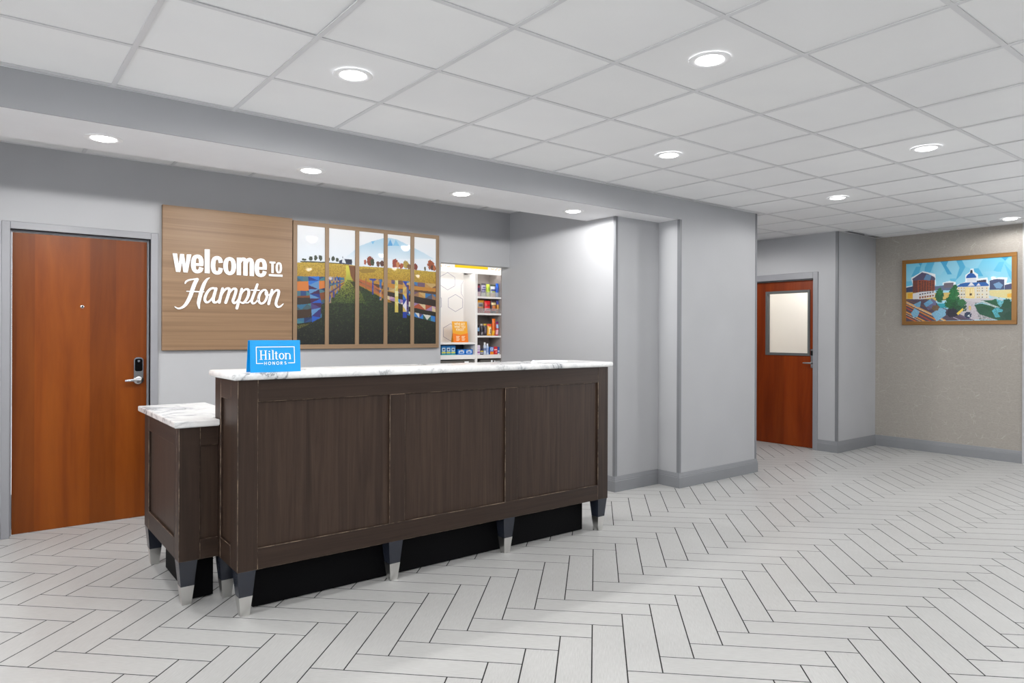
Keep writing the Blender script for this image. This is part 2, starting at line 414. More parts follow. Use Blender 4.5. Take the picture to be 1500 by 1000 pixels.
for i in range(-90, 91):
    for j in range(-14, 15):
        for vert in (False, True):
            t = T0 + (-i + 8 * j) * TW; s = S0 + i * TW
            if vert: tc, sc = t + TW / 2, s - 2 * TW
            else: tc, sc = t + 2 * TW, s + TW / 2
            p = e_s * sc + e_t * tc
            if not (X0 - .2 < p.x < XT + .4 and Y0 - .2 < p.y < 7.6): continue
            if p.y > YW + .25 and p.x < XA: continue
            if XA + .3 < p.x < XP - .3 and p.y > YR + .3: continue
            if p.x > XD + .45 and p.y > YD + .4: continue
            q = seen(p.x, p.y, 0); area = 0
            if q and -120 < q[0] < 1620 and 480 < q[1] < 1150:
                area = FPX * FPX * EYE / q[2] ** 3
                hid = (1.15 < p.x < 3.55 and 3.75 < p.y < 4.1) or (p.x < XA and p.y > 4.1 and p.x > 1.25) or (p.x > XA and p.x < XP and p.y > YR) or p.y > 6.1
                if hid: area *= .001
            tiles.append((area, p.x, p.y, vert))
tiles.sort(key=lambda r: -r[0])
TME = {k: make_tile_me('tile', *TM[k]) for k in (False, True)}
for a, x, y, vert in tiles[:300]:
    o = link('tile', TME[vert], floor); o.location = (x, y, TH - .003)
vs, fs, us = [], [], []
for a, x, y, vert in tiles[300:]:
    k = len(vs); tv, tf, tu = TM[vert]
    vs += [(v[0] + x, v[1] + y, v[2] + TH - .003) for v in tv]; fs += [tuple(i + k for i in f) for f in tf]; us += tu
o = link('tile_field', make_tile_me('tile_field', vs, fs, us), floor); o['kind'] = 'stuff'

# ---------------------------------------------------------------- suspended ceiling
ceil = structure(obj('ceiling', MB().box(X0, XT + .1, Y0, YB, ZC + .06, ZC + .1).box(XP - .1, XT + .1, YB, 7.6, ZC + .06, ZC + .1), 'dark'), 'white suspended tile ceiling')
GX = .567; GY = 3.495; PT = .6096
def cell_ok(cx, cy):
    if not (X0 < cx < XT + .2 and Y0 < cy): return False
    if cy < YB + .05: return True
    return XP - .2 < cx < XD + .3 and cy < 7.4
def ctile_mesh(wx, wy):
    return MB().box(-wx / 2, wx / 2, -wy / 2, wy / 2, 0, .014)
hw = PT / 2 - .003
me_full = bpy.data.meshes.new('ceiling_tile'); _m = ctile_mesh(2 * hw, 2 * hw); me_full.from_pydata(_m.v, [], _m.f); me_full.materials.append(MT['ctile'])
rest = MB()
lim_lo, lim_hi = X0, XT + .1
for i in range(-8, 16):
    for j in range(-14, 9):
        xa, xb = GX + i * PT, GX + (i + 1) * PT; ya, yb = GY + j * PT, GY + (j + 1) * PT
        cx, cy = (xa + xb) / 2, (ya + yb) / 2
        border = False
        if xa < YB and ya < YB < yb and cx < XP: yb = YB; border = True
        if xb > XT: xb = XT; border = True
        if yb <= ya + .02 or xb <= xa + .02: continue
        cx, cy = (xa + xb) / 2, (ya + yb) / 2
        if not cell_ok(cx, cy): continue
        q = seen(cx, cy, ZC); vis = q is not None and -160 < q[0] < 1660 and -140 < q[1] < 480
        if border:
            m = MB().box(xa + .003, xb - .003, ya + .003, yb - .001, ZC + .005, ZC + .019)
            if vis: obj('ceiling_tile', m, 'ctile', ceil, loc=(cx, cy, ZC + .005))
            else: rest.box(xa + .003, xb - .003, ya + .003, yb - .001, ZC + .005, ZC + .019)
        elif vis:
            o = link('ceiling_tile', me_full, ceil); o.location = (cx, cy, ZC + .005)
            if (i, j) == (0, -2): o.rotation_euler = (math.radians(-.9), 0, 0); o.location.z += .006
        else: rest.box(cx - hw, cx + hw, cy - hw, cy + hw, ZC + .005, ZC + .019)
o = obj('ceiling_tile_field', rest, 'ctile', ceil); o['kind'] = 'stuff'
for i in range(-6, 16):                       # main runners, across the room
    x = GX + i * PT
    if x > XT: continue
    y1 = 7.6 if x > XP else YB
    m = MB().box(x - .012, x + .012, Y0, y1, ZC, ZC + .0035).box(x - .001, x + .001, Y0, y1, ZC + .0035, ZC + .04)
    obj('grid_bar', m, 'grid', ceil, loc=(x, (Y0 + y1) / 2, ZC))
for j in range(-12, 7):                        # cross tees
    y = GY + j * PT; x0 = X0 if y < YB else XP
    if y > YB and y > 7.5: continue
    m = MB().box(x0, XT, y - .012, y + .012, ZC + .0004, ZC + .0035).box(x0, XT, y - .001, y + .001, ZC + .0035, ZC + .04)
    obj('grid_bar', m, 'grid', ceil, loc=((x0 + XT) / 2, y, ZC))
obj('wall_angle', MB().box(X0, XR, YB - .018, YB - .0005, ZC - .0005, ZC + .003).box(XR, XP + .018, YB - .018, YB - .0005, ZC - .0005, ZC + .003), 'grid', ceil)
obj('wall_angle', MB().box(XT - .02, XT - .0005, 2.58, YD - .001, ZC - .0005, ZC + .003).box(XD - .018, XT - .02, YD - .018, YD - .0005, ZC - .0005, ZC + .003).box(XD - .018, XD - .0005, YD, 7.5, ZC - .0005, ZC + .003), 'grid', ceil)
# soffit and the alcove ceiling behind it
YSF = 4.785
structure(obj('ceiling_soffit', MB().box(X0, XA - .002, YB + .013, YSF, ZS + .0005, 2.9).box(XA - .002, XR - .001, YB + .013, YR - .001, ZS + .0005, 2.9), 'white'), 'white drywall soffit under the beam')
alc = structure(obj('ceiling_alcove', MB().box(X0, XA, YSF, YW, ZA + .005, ZA + .05), 'ctile'), 'white tile ceiling strip over the alcove')
for k in range(-6, 7):
    x = .633 + k * PT * .988
    if x < XA: obj('grid_bar', MB().box(x - .012, x + .012, YSF, YW, ZA, ZA + .0045), 'grid', alc, loc=(x, (YSF + YW) / 2, ZA))
obj('wall_angle', MB().box(X0, XA - .018, YW - .018, YW - .0005, ZA - .0005, ZA + .004).box(XA - .018, XA - .0005, YSF, YW - .0005, ZA - .0005, ZA + .004), 'grid', alc)

# ---------------------------------------------------------------- baseboards and corner guards
BH = .142
PROF = [(0, 0), (.016, 0), (.016, .098), (.0125, .103), (.0125, .112), (.0095, .118), (.0075, .130), (.004, BH), (0, BH)]
def run_profile(path, prof):
    """sweep the profile along a floor path; the room lies on the right-hand side"""
    P = [Vector(p) for p in path]; m = MB(); n = len(P); nrm = []
    for i in range(n - 1):
        d = (P[i + 1] - P[i]).normalized(); nrm.append(Vector((d.y, -d.x)))
    rings = []
    for i in range(n):
        if i == 0: o = nrm[0]
        elif i == n - 1: o = nrm[-1]
        else:
            o = nrm[i - 1] + nrm[i]; o = o / (o.length ** 2 / 2) if o.length > 1e-6 else nrm[i]
        rings.append([(P[i].x + o.x * d, P[i].y + o.y * d, z) for d, z in prof])
    k = len(prof); vs = [v for r in rings for v in r]; fs = []
    for i in range(n - 1):
        for j in range(k): q = (j + 1) % k; fs.append((i * k + j, i * k + q, (i + 1) * k + q, (i + 1) * k + j))
    fs.append(tuple(range(k))); fs.append(tuple(reversed(range((n - 1) * k, n * k))))
    return m.add(vs, fs)
structure(obj('baseboard_pier', run_profile([(XA, YW - .001), (XA, YR), (XR, YR), (XR, YB), (XP, YB), (XP, 7.58)], PROF), 'trim'), 'moulded grey baseboard around the pier and recess')
structure(obj('baseboard_right', run_profile([(XD, 4.452), (XD, YD), (XT, YD), (XT, 2.578)], PROF), 'trim'), 'moulded grey baseboard under the taupe wall')
structure(obj('baseboard_corridor', run_profile([(XD, 7.58), (XD, 5.512)], PROF), 'trim'))
structure(obj('baseboard_back', run_profile([(1.146, YW), (NX0, YW)], PROF), 'trim'))
structure(obj('baseboard_left', run_profile([(X0, YW), (.138, YW)], PROF), 'trim'))
def guard(n, x, y, sx, sy, z1, label):
    m = MB().box(x - .003 * sx, x + .026 * sx, y - .0035 * sy, y, BH, z1).box(x - .0035 * sx, x, y, y + .026 * sy, BH, z1)
    structure(obj('trim_%d' % n, m, 'guard'), label)
guard(1, XA, YR, 1, 1, ZS, 'slim grey corner guard at the alcove edge')
guard(2, XR, YB, 1, 1, ZS, 'slim grey corner guard at the left edge of the pier')
guard(3, XP, YB, -1, 1, ZC, 'slim grey corner guard at the right edge of the pier')
guard(4, XD, YD, 1, 1, ZC, 'slim grey corner guard on the column by the red door')

# small lit office behind the glazed door
wallbox('wall_office', [(9.75, 9.85, YD + .12, 6.0, 0, 2.9), (XD + .12, 9.85, 5.95, 6.05, 0, 2.9), (XD + .12, 9.75, YD + .12, YD + .125, 0, 2.9)], 'cream_wall')
structure(obj('ceiling_office', MB().box(XD + .12, 9.85, YD + .12, 6.05, 2.5, 2.55), 'white'))

# ================================================================== DOORS
def rounded(w, h, r, n=6, top_only=False):
    pts = []
    for cx, cz, a0 in ((w / 2 - r, h - r, 0), (-w / 2 + r, h - r, 90), (-w / 2 + r, r, 180), (w / 2 - r, r, 270)):
        if top_only and a0 >= 180:
            pts.append((-w / 2 if a0 == 180 else w / 2, 0)); continue
        for k in range(n + 1):
            a = math.radians(a0 + 90 * k / n); pts.append((cx + r * math.cos(a), cz + r * math.sin(a)))
    return list(reversed(pts))

d1 = sempty('door_1', (.64, YW, 0), 'flush cherry wood door in a grey frame with a keypad lock')
fm = MB()
FY = YW - .014
for x0, x1, z0, z1 in ((.146, DX0, 0, DZ + .052), (DX1, 1.141, 0, DZ + .052), (DX0, DX1, DZ, DZ + .052)):
    fm.box(x0, x1, FY, YW + .12, z0, z1, .003)
obj('door_frame', fm, 'frame', d1)
st = MB().box(DX0, DX0 + .012, YW + .052, YW + .12, 0, DZ).box(DX1 - .012, DX1, YW + .052, YW + .12, 0, DZ).box(DX0 + .012, DX1 - .012, YW + .052, YW + .12, DZ - .014, DZ)
obj('door_stop', st, 'frame', d1)
SY = YW + .066
obj('door_slab', MB().box(DX0 + .0145, DX1 - .0145, SY, SY + .045, .006, DZ - .017, .0012), 'cherry', d1)
pe = obj('peephole', MB().lathe([(.012, 0), (.012, .004), (.009, .006)], (.637, SY, 1.648), 'y', 20), 'chrome', d1, smooth=True)
obj('peephole_lens', MB().lathe([(.0062, .006), (.004, .0085)], (.637, SY, 1.648), 'y', 16), 'screen', pe, smooth=True)
LX = 1.014
lk = obj('lock_body', MB().prism([(LX + x, 1.10 + z) for x, z in rounded(.066, .162, .026, 6, True)], SY - .024, SY), 'chrome', d1)
obj('keypad_screen', MB().prism([(LX + x, 1.152 + z) for x, z in rounded(.053, .098, .014)], SY - .0262, SY - .024), 'screen', lk)
obj('thumb_badge', MB().lathe([(.0085, .0262), (.0085, .0275)], (LX, SY, 1.232), 'y', 16), 'chrome', lk)
ro = obj('lever_rose', MB().lathe([(.039, 0), (.039, .012), (.032, .022), (.02, .026)], (LX, SY, 1.085), 'y', 32), 'chrome', d1, smooth=True)
lv = MB().lathe([(.013, .026), (.013, .05), (.011, .054)], (LX, SY, 1.083), 'y', 20)
def bar(m, pts, hx, hz):
    """rounded lever swept along x"""
    n = 10; vs = []; fs = []
    for (x, y, z), a, b in zip(pts, hx, hz):
        for i in range(n): t = 2 * math.pi * i / n; vs.append((x, y + a * math.cos(t), z + b * math.sin(t)))
    for j in range(len(pts) - 1):
        for i in range(n): k = (i + 1) % n; fs.append((j * n + i, j * n + k, (j + 1) * n + k, (j + 1) * n + i))
    fs.append(tuple(reversed(range(n)))); fs.append(tuple((len(pts) - 1) * n + i for i in range(n)))
    return m.add(vs, fs)
bar(lv, [(LX + .012, SY - .048, 1.084), (LX - .03, SY - .05, 1.085), (LX - .07, SY - .05, 1.084), (LX - .098, SY - .044, 1.081)], (.009, .009, .008, .006), (.012, .011, .010, .008))
obj('lever', lv, 'chrome', ro, smooth=True)

d2 = sempty('door_2', (XD, 4.98, 0), 'red cherry door with a tall glazed window at the corridor')
fm = MB()
FX = XD - .014
for y0, y1, z0, z1 in ((4.452, D2Y0, 0, D2Z + .083), (D2Y1, 5.51, 0, D2Z + .083), (D2Y0, D2Y1, D2Z, D2Z + .083)):
    fm.box(FX, XD + .12, y0, y1, z0, z1, .003)
obj('door_frame', fm, 'frame', d2)
SX = XD + .066
obj('door_stop', MB().box(XD + .052, XD + .12, D2Y0, D2Y0 + .012, 0, D2Z).box(XD + .052, XD + .12, D2Y1 - .012, D2Y1, 0, D2Z).box(XD + .052, XD + .12, D2Y0 + .012, D2Y1 - .012, D2Z - .01, D2Z), 'frame', d2)
WY0, WY1, WZa, WZb = 4.592, 5.222, 1.188, 2.042
ya, yb = D2Y0 + .0145, D2Y1 - .0145
obj('door_slab', MB().box(SX, SX + .045, ya, WY0 + .02, .006, D2Z - .013).box(SX, SX + .045, WY1 - .02, yb, .006, D2Z - .013).box(SX, SX + .045, WY0 + .02, WY1 - .02, .006, WZa + .02).box(SX, SX + .045, WY0 + .02, WY1 - .02, WZb - .02, D2Z - .013), 'cherry_red', d2)
wf = MB()
for y0, y1, z0, z1 in ((WY0, WY0 + .032, WZa, WZb), (WY1 - .032, WY1, WZa, WZb), (WY0 + .032, WY1 - .032, WZa, WZa + .034), (WY0 + .032, WY1 - .032, WZb - .034, WZb)):
    wf.box(SX - .012, SX + .05, y0, y1, z0, z1, .003)
vf = obj('vision_frame', wf, 'vision', d2)
obj('glass_pane', MB().box(SX + .014, SX + .018, WY0 + .032, WY1 - .032, WZa + .034, WZb - .034), 'glass', vf)
lk = obj('lock_body', MB().box(SX - .024, SX, 4.536, 4.578, 1.034, 1.278, .008), 'chrome', d2)
obj('keypad_screen', MB().box(SX - .026, SX - .024, 4.541, 4.570, 1.195, 1.255), 'screen', lk)
lv = MB().lathe([(.016, .024), (.012, .05), (.010, .056)], (SX, 4.555, 1.098), 'x', 18)
n = 10; vs = []; fs = []
for y, r in ((4.545, .011), (4.60, .010), (4.645, .009), (4.665, .006)):
    for i in range(n): t = 2 * math.pi * i / n; vs.append((SX - .05 + r * .8 * math.cos(t), y, 1.098 + r * math.sin(t)))
for j in range(3):
    for i in range(n): k = (i + 1) % n; fs.append((j * n + k, j * n + i, (j + 1) * n + i, (j + 1) * n + k))
fs.append(tuple(range(n))); fs.append(tuple(reversed(range(3 * n, 4 * n)))); lv.add(vs, fs)
obj('lever', lv, 'chrome', lk, smooth=True)

# ================================================================== FLAT PRINTS painted on a canvas, one colour per mesh vertex
def value_noise(h, w_, cell, seed):
    r = np.random.RandomState(seed); g = r.rand(int(h / cell) + 3, int(w_ / cell) + 3)
    y = np.arange(h) / cell; x = np.arange(w_) / cell; yi = y.astype(int); xi = x.astype(int); fy = (y - yi)[:, None]; fx = (x - xi)[None]
    fy = fy * fy * (3 - 2 * fy); fx = fx * fx * (3 - 2 * fx)
    a = g[np.ix_(yi, xi)]; b = g[np.ix_(yi, xi + 1)]; c = g[np.ix_(yi + 1, xi)]; d = g[np.ix_(yi + 1, xi + 1)]
    return (a * (1 - fx) + b * fx) * (1 - fy) + (c * (1 - fx) + d * fx) * fy
def paint(ops, W_, H_):
    U, V = np.meshgrid((np.arange(W_) + .5) / W_, (np.arange(H_) + .5) / H_); im = np.zeros((H_, W_, 3)) + 200.
    nz = .5 * value_noise(H_, W_, 3.2, 1) + .5 * value_noise(H_, W_, 7.5, 2); fine = .6 * value_noise(H_, W_, 1.6, 3) + .4 * value_noise(H_, W_, 4, 4)
    nz2 = .65 * value_noise(H_, W_, 1.9, 5) + .35 * value_noise(H_, W_, 5, 6)
    def inside(pts):
        m = np.zeros(U.shape, bool); n = len(pts)
        for i in range(n):
            (x0, y0), (x1, y1) = pts[i], pts[(i + 1) % n]
            if y0 == y1: continue
            m ^= ((V >= min(y0, y1)) & (V < max(y0, y1))) & (U < x0 + (V - y0) * (x1 - x0) / (y1 - y0))
        return m
    def along(pl, t):
        k = len(pl) - 1; f = min(t * k, k - 1e-6); i = int(f); f -= i
        return (pl[i][0] * (1 - f) + pl[i + 1][0] * f, pl[i][1] * (1 - f) + pl[i + 1][1] * f)
    for op in ops:
        k = op[0]
        if k == 'p': im[inside(op[2])] = op[1]
        elif k == 'g':
            t = np.clip((V - op[3]) / (op[4] - op[3]), 0, 1)[..., None]; im[:] = np.array(op[1]) * (1 - t) + np.array(op[2]) * t
        elif k == 'gp':
            t = np.clip((V - op[3]) / (op[4] - op[3]), 0, 1)[..., None]; c = np.array(op[1]) * (1 - t) + np.array(op[2]) * t; m = inside(op[5]); im[m] = c[m]
        elif k == 'e':
            (cx, cy), rx, ry = op[2], abs(op[3]) + 1e-4, abs(op[4]) + 1e-4; d = ((U - cx) / rx) ** 2 + ((V - cy) / ry) ** 2
            m = d < (1 + (nz - .5) * 1.3 if op[5] else 1); im[m] = np.clip(np.array(op[1]) * (.7 + .6 * fine[m])[:, None], 0, 255)
        elif k == 'n':
            m = inside(op[5]); a = np.clip((fine - .35) * 2.2, 0, 1)[..., None] * op[4] * .7; im[m] = (im * (1 - a) + np.array(op[1]) * a)[m]
        elif k == 'h':
            m = inside(op[5]); a = np.clip((nz2 - .62) * 4, 0, 1)[..., None] * op[4]; im[m] = (im * (1 - a) + np.array(op[1]) * a)[m]
        elif k == 's':
            r = random.Random(op[5]); pal = op[1]
            for i in range(op[4]):
                a, b = i / op[4], (i + 1) / op[4]; A, B, C, D = along(op[2], a), along(op[2], b), along(op[3], b), along(op[3], a)
                c1, c2 = r.choice(pal), r.choice(pal)
                im[inside([A, B, C, D])] = c1
                im[inside([A, B, D] if i % 2 else [A, C, D])] = c2
    return im
def to_lin(im):
    c = np.clip(im, 0, 255) / 255.; return np.where(c <= .04045, c / 12.92, ((c + .055) / 1.055) ** 2.4)
def grid_print(name, im, u0, u1, nx, nz, place, mat, parent, ink=1.0):
    """im is sampled on an nx x nz vertex grid; place(u, v) gives world points"""
    H_, W_ = im.shape[:2]; us = np.linspace(u0, u1, nx); vv = np.linspace(0, 1, nz); U, V = np.meshgrid(us, vv)
    P = place(U, V) - np.array(origin(parent))
    col = im[np.clip((V * H_).astype(int), 0, H_ - 1), np.clip((U * W_).astype(int), 0, W_ - 1)]
    me = bpy.data.meshes.new(name); nv = nx * nz; idx = np.arange(nv).reshape(nz, nx)
    q = np.stack([idx[1:, :-1], idx[1:, 1:], idx[:-1, 1:], idx[:-1, :-1]], -1).reshape(-1)
    nf = (nx - 1) * (nz - 1)
    me.vertices.add(nv); me.vertices.foreach_set('co', P.reshape(-1).astype(np.float32))
    me.loops.add(nf * 4); me.loops.foreach_set('vertex_index', q.astype(np.int32))
    me.polygons.add(nf); me.polygons.foreach_set('loop_start', np.arange(0, nf * 4, 4, dtype=np.int32))
    me.update(calc_edges=True); me.validate()
    at = me.color_attributes.new('print', 'FLOAT_COLOR', 'POINT')
    at.data.foreach_set('color', np.concatenate([to_lin(col) * ink, np.ones(col.shape[:2] + (1,))], -1).reshape(-1).astype(np.float32))
    me.materials.append(MT[mat]); return link(name, me, parent)

# ================================================================== WELCOME SIGN
SGY = 5.965
sg = thing('welcome_sign', 'walnut panel with raised white lettering, right of the cherry door', 'sign', (1.684, YW, 1.314))
obj('sign_panel', MB().box(1.164, 2.205, SGY, YW - .001, 1.314, 2.467, .0015), 'sign_wood', sg)
def catmull(pts, ws, closed, n=7):
    P = [np.array(p) for p in pts]; k = len(P); out = []; wo = []
    if k == 2 and not closed: return P, list(ws)
    for i in range(k if closed else k - 1):
        g = (lambda j: P[j % k]) if closed else (lambda j: P[min(max(j, 0), k - 1)])
        p0, p1, p2, p3 = g(i - 1), g(i), g(i + 1), g(i + 2)
        for s in range(n):
            t = s / n; out.append(.5 * (2 * p1 + (p2 - p0) * t + (2 * p0 - 5 * p1 + 4 * p2 - p3) * t * t + (3 * p1 - p0 - 3 * p2 + p3) * t ** 3))
            wo.append(ws[i] * (1 - t) + ws[(i + 1) % k] * t)
    if not closed: out.append(P[-1]); wo.append(ws[-1])
    return out, wo
def stroke(m, pts, ws, closed, y0, y1, round_ends):
    P, Wd = catmull(pts, ws, closed); n = len(P); L_, R_ = [], []
    for i in range(n):
        a = P[(i - 1) % n] if closed else P[max(i - 1, 0)]; b = P[(i + 1) % n] if closed else P[min(i + 1, n - 1)]
        d = b - a; d = d / (np.linalg.norm(d) + 1e-9); nn = np.array((-d[1], d[0])); L_.append(P[i] + nn * Wd[i] / 2); R_.append(P[i] - nn * Wd[i] / 2)
    vs = [(p[0], y0, p[1]) for p in L_] + [(p[0], y0, p[1]) for p in R_] + [(p[0], y1, p[1]) for p in L_] + [(p[0], y1, p[1]) for p in R_]; fs = []
    for i in range(n if closed else n - 1):
        j = (i + 1) % n; fs += [(i, n + i, n + j, j), (2 * n + i, i, j, 2 * n + j), (n + i, 3 * n + i, 3 * n + j, n + j)]
    if not closed: fs += [(0, 2 * n, 3 * n, n), (n - 1, 2 * n - 1, 4 * n - 1, 3 * n - 1)]
    m.add(vs, fs)
    if round_ends and not closed:
        for p, w_ in ((P[0], Wd[0]), (P[-1], Wd[-1])):
            m.prism([(p[0] + w_ / 2 * math.cos(-2 * math.pi * i / 10), p[1] + w_ / 2 * math.sin(-2 * math.pi * i / 10)) for i in range(10)], y0 + .0001, y1)
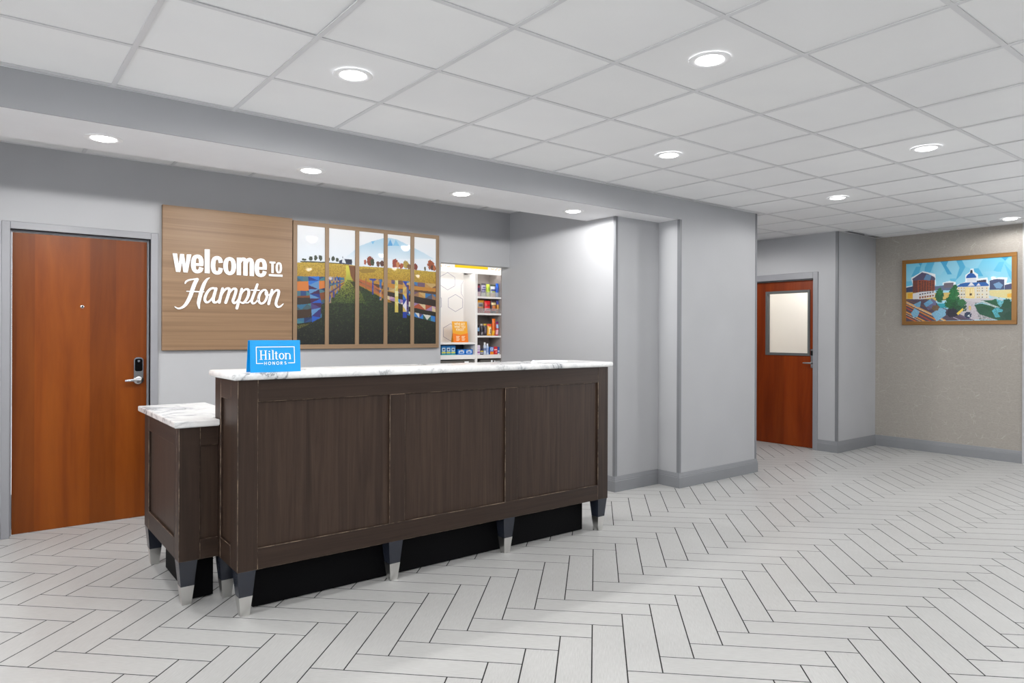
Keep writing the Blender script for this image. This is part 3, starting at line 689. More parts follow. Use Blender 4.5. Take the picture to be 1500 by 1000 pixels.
FIELD_OPS = [('g',(250,252,255),(222,234,247),0.0,0.42),('gp',(186,221,243),(231,240,249),0.08,0.25,[(0.301,0.262),(0.37,0.185),(0.41,0.136),(0.504,0.08),(0.592,0.041),(0.639,0.032),(0.692,0.041),(0.75,0.069),(0.819,0.102),(0.899,0.141),(0.981,0.19)]),('p',(130,195,238),[(0.5,0.081),(0.527,0.072),(0.512,0.106)]),('p',(95,172,232),[(0.621,0.107),(0.64,0.041),(0.661,0.102)]),('p',(140,202,240),[(0.661,0.102),(0.682,0.044),(0.711,0.097)]),('p',(165,215,244),[(0.588,0.042),(0.634,0.034),(0.618,0.096)]),('gp',(60,52,24),(12,16,8),0.5,0.95,[(-0.011,0.325),(0.006,0.315),(0.058,0.303),(0.178,0.302),(0.21,0.303),(0.33,0.302),(0.387,0.306),(0.411,0.31),(0.588,0.306),(0.683,0.305),(0.795,0.306),(0.997,0.314),(1.023,0.314),(1.02,1.02),(-0.02,1.02)]),('gp',(206,176,62),(170,118,20),0.3,0.56,[(-0.011,0.325),(0.006,0.315),(0.058,0.303),(0.178,0.302),(0.21,0.303),(0.33,0.302),(0.387,0.306),(0.411,0.31),(0.588,0.306),(0.683,0.305),(0.795,0.306),(0.997,0.314),(1.023,0.314),(1.02,0.62),(-0.02,0.62)]),('n',(110,88,18),0.32,0.56,0.8,[(-0.011,0.325),(0.006,0.315),(0.058,0.303),(0.178,0.302),(0.21,0.303),(0.33,0.302),(0.387,0.306),(0.411,0.31),(0.588,0.306),(0.683,0.305),(0.795,0.306),(0.997,0.314),(1.023,0.314),(1.02,0.62),(-0.02,0.62)]),('p',(150,120,40),[(0.411,0.344),(0.46,0.328),(0.542,0.327),(0.514,0.36),(0.433,0.37)]),('e',(58,66,50),(0.045,0.286),0.013999999999999999,0.009000000000000008,1),('e',(58,66,50),(0.089,0.272),0.012999999999999998,0.01899999999999996,1),('e',(58,66,50),(0.12,0.265),0.01200000000000001,0.021999999999999964,1),('e',(58,66,50),(0.151,0.262),0.01200000000000001,0.024999999999999967,1),('e',(58,66,50),(0.205,0.27),0.007000000000000006,0.01899999999999996,1),('e',(58,66,50),(0.235,0.26),0.01200000000000001,0.024999999999999967,1),('e',(58,66,50),(0.263,0.268),0.01100000000000001,0.01699999999999996,1),('p',(70,72,50),[(0.023,0.3),(0.178,0.292),(0.219,0.296),(0.292,0.295),(0.292,0.303),(0.173,0.303),(0.019,0.309)]),('p',(40,52,78),[(0.276,0.297),(0.276,0.273),(0.297,0.262),(0.311,0.253),(0.363,0.255),(0.365,0.301),(0.311,0.303)]),('p',(225,232,240),[(0.296,0.289),(0.3,0.249),(0.309,0.253),(0.322,0.278),(0.322,0.293)]),('p',(28,36,56),[(0.316,0.269),(0.339,0.253),(0.364,0.255),(0.366,0.286),(0.322,0.288)]),('p',(60,80,110),[(0.298,0.25),(0.3,0.226),(0.303,0.249)]),('e',(170,90,70),(0.457,0.27),0.009000000000000008,0.020999999999999963,1),('e',(138,66,44),(0.494,0.257),0.02400000000000002,0.03899999999999998,1),('e',(62,70,48),(0.51,0.267),0.014000000000000012,0.030999999999999972,1),('e',(110,74,54),(0.551,0.277),0.0129999999999999,0.023999999999999966,1),('e',(92,56,44),(0.579,0.275),0.014000000000000012,0.02799999999999997,1),('e',(150,62,40),(0.678,0.261),0.020999999999999908,0.044999999999999984,1),('e',(196,130,84),(0.7,0.273),0.014000000000000012,0.02899999999999997,1),('e',(168,84,50),(0.726,0.28),0.018000000000000016,0.025999999999999968,1),('e',(176,150,70),(0.762,0.267),0.02200000000000002,0.03799999999999998,1),('e',(128,96,60),(0.785,0.283),0.014000000000000012,0.025000000000000022,1),('e',(128,58,42),(0.837,0.278),0.015000000000000013,0.02899999999999997,1),('e',(90,84,60),(0.912,0.287),0.008000000000000007,0.02100000000000002,1),('e',(158,78,40),(0.959,0.25),0.027000000000000024,0.045999999999999985,1),('e',(96,54,36),(0.971,0.279),0.015000000000000013,0.024999999999999967,1),('e',(170,92,50),(0.988,0.281),0.01200000000000001,0.025999999999999968,1),('gp',(44,66,26),(10,14,8),0.58,0.95,[(-0.009,0.837),(0.003,0.837),(0.156,0.67),(0.22,0.609),(0.312,0.479),(0.335,0.435),(0.378,0.444),(0.411,0.478),(0.497,0.529),(0.589,0.587),(0.684,0.67),(0.781,0.737),(0.881,0.776),(1.025,0.827),(1.02,1.02),(-0.02,1.02)]),('p',(205,118,48),[(-0.01,0.477),(0.21,0.454),(0.21,0.55),(-0.01,0.554)]),('p',(120,64,28),[(-0.01,0.597),(0.179,0.552),(0.179,0.646),(-0.01,0.666)]),('p',(46,34,24),[(-0.01,0.608),(0.112,0.602),(0.13,0.671),(-0.01,0.666)]),('p',(60,40,24),[(-0.01,0.711),(0.13,0.695),(0.157,0.717),(0.095,0.789),(-0.01,0.782)]),('p',(96,92,34),[(-0.009,0.837),(0.086,0.824),(0.121,0.806),(0.008,0.871)]),('p',(90,60,30),[(0.487,0.456),(1.024,0.475),(1.024,0.548),(0.684,0.519),(0.497,0.484)]),('p',(190,130,50),[(0.496,0.444),(1.024,0.472),(1.024,0.505),(0.636,0.487)]),('p',(44,30,20),[(0.622,0.522),(1.024,0.584),(1.025,0.657),(0.801,0.63),(0.622,0.568)]),('p',(34,30,18),[(0.627,0.603),(1.025,0.681),(1.025,0.754),(0.801,0.713),(0.713,0.657)]),('p',(176,96,50),[(0.406,0.417),(0.506,0.455),(0.589,0.524),(0.589,0.57),(0.46,0.497),(0.407,0.473)]),('gp',(214,206,70),(40,66,24),0.33,0.7,[(0.322,0.312),(0.341,0.31),(0.354,0.398),(0.378,0.469),(0.426,0.538),(0.465,0.634),(0.22,0.644),(0.265,0.559),(0.31,0.473),(0.323,0.4)]),('p',(120,74,40),[(0.341,0.31),(0.387,0.311),(0.406,0.394),(0.407,0.467),(0.376,0.445),(0.357,0.398)]),('p',(66,60,30),[(0.349,0.446),(0.378,0.493),(0.436,0.538),(0.407,0.491),(0.368,0.452)]),('n',(6,10,5),0.55,1.0,1.2,[(-0.009,0.837),(0.003,0.837),(0.156,0.67),(0.22,0.609),(0.312,0.479),(0.335,0.435),(0.378,0.444),(0.411,0.478),(0.497,0.529),(0.589,0.587),(0.684,0.67),(0.781,0.737),(0.881,0.776),(1.025,0.827),(1.02,1.02),(-0.02,1.02)]),('h',(96,120,52),0.6,0.95,0.55,[(-0.009,0.837),(0.003,0.837),(0.156,0.67),(0.22,0.609),(0.312,0.479),(0.335,0.435),(0.378,0.444),(0.411,0.478),(0.497,0.529),(0.589,0.587),(0.684,0.67),(0.781,0.737),(0.881,0.776),(1.025,0.827),(1.02,1.02),(-0.02,1.02)]),('s',[(30,66,118),(44,104,138),(62,120,130),(36,60,124),(62,88,96),(28,46,90),(70,112,124)],[(-0.011,0.429),(0.178,0.421),(0.311,0.419)],[(-0.01,0.474),(0.178,0.454),(0.312,0.443)],8,1),('s',[(30,66,118),(44,104,138),(62,120,130),(36,60,124),(62,88,96),(28,46,90),(70,112,124)],[(-0.01,0.554),(0.076,0.546),(0.192,0.514)],[(-0.01,0.597),(0.076,0.587),(0.192,0.547)],5,2),('s',[(30,66,118),(44,104,138),(62,120,130),(36,60,124),(62,88,96),(28,46,90),(70,112,124)],[(-0.01,0.668),(0.085,0.656),(0.179,0.613)],[(-0.01,0.714),(0.086,0.701),(0.179,0.646)],5,3),('s',[(30,66,118),(44,104,138),(62,120,130),(36,60,124),(62,88,96),(28,46,90),(70,112,124)],[(-0.01,0.785),(0.103,0.768),(0.161,0.735)],[(-0.009,0.828),(0.103,0.806),(0.161,0.77)],4,4),('s',[(26,84,180),(50,40,110),(30,110,200),(70,60,120),(20,50,130),(90,140,190),(60,20,70)],[(0.072,0.426),(0.076,0.535),(0.09,0.65),(0.099,0.812)],[(0.143,0.421),(0.142,0.531),(0.158,0.647),(0.153,0.77)],9,5),('s',[(40,60,130),(80,60,120),(30,90,160),(150,130,110)],[(0.208,0.416),(0.209,0.645)],[(0.223,0.415),(0.223,0.644)],4,10),('s',[(40,60,130),(80,60,120),(30,90,160),(150,130,110)],[(0.234,0.414),(0.234,0.596)],[(0.246,0.413),(0.247,0.596)],4,11),('s',[(40,60,130),(80,60,120),(30,90,160),(150,130,110)],[(0.256,0.415),(0.256,0.56)],[(0.267,0.414),(0.267,0.559)],4,12),('s',[(40,60,130),(80,60,120),(30,90,160),(150,130,110)],[(0.276,0.416),(0.276,0.523)],[(0.285,0.415),(0.286,0.522)],4,13),('s',[(30,66,118),(44,104,138),(62,120,130),(36,60,124),(62,88,96),(28,46,90),(70,112,124)],[(0.21,0.48),(0.312,0.447)],[(0.21,0.503),(0.312,0.454)],5,6),('s',[(90,60,60),(60,60,120)],[(0.21,0.55),(0.312,0.461)],[(0.21,0.572),(0.312,0.468)],5,7),('s',[(150,112,84),(186,140,76),(78,84,104),(54,116,170),(176,146,96),(110,84,104),(196,164,104),(120,84,60)],[(0.487,0.414),(0.683,0.416),(1.024,0.429)],[(0.487,0.433),(0.683,0.451),(1.024,0.472)],12,20),('s',[(150,112,84),(186,140,76),(78,84,104),(54,116,170),(176,146,96),(110,84,104),(196,164,104),(120,84,60)],[(0.589,0.478),(0.781,0.507),(1.024,0.533)],[(0.589,0.507),(0.781,0.546),(1.024,0.587)],9,21),('s',[(150,120,160),(210,190,150),(170,80,50),(50,130,200),(190,150,170),(220,210,190)],[(0.594,0.552),(0.781,0.607),(1.025,0.651)],[(0.594,0.581),(0.781,0.654),(1.025,0.703)],9,22),('s',[(60,130,180),(40,90,80),(210,210,200),(40,120,200),(90,70,110)],[(0.771,0.696),(1.025,0.745)],[(0.772,0.731),(1.025,0.801)],8,23),('s',[(150,96,60),(120,70,50)],[(0.402,0.434),(0.589,0.524)],[(0.402,0.445),(0.589,0.553)],6,24),('s',[(40,50,140),(60,90,160)],[(0.507,0.415),(0.508,0.557)],[(0.518,0.414),(0.519,0.556)],6,30),('s',[(60,90,150),(190,140,90),(90,60,100),(40,110,170)],[(0.563,0.42),(0.563,0.605)],[(0.577,0.419),(0.578,0.605)],6,31),('s',[(150,96,60)],[(0.46,0.416),(0.46,0.509)],[(0.467,0.416),(0.468,0.508)],6,32),('s',[(214,204,130),(224,216,160),(206,186,90)],[(0.676,0.417),(0.677,0.711)],[(0.702,0.415),(0.703,0.71)],6,33),('s',[(210,180,90),(40,110,200),(30,60,160),(220,215,225),(190,150,90)],[(0.737,0.422),(0.738,0.759)],[(0.767,0.42),(0.768,0.758)],6,34),('s',[(30,40,120),(70,30,90),(80,90,130)],[(0.767,0.455),(0.768,0.725)],[(0.784,0.454),(0.785,0.725)],6,35),('p',(44,60,150),[(0.485,0.417),(0.533,0.413),(0.531,0.427),(0.515,0.43),(0.493,0.427)])]
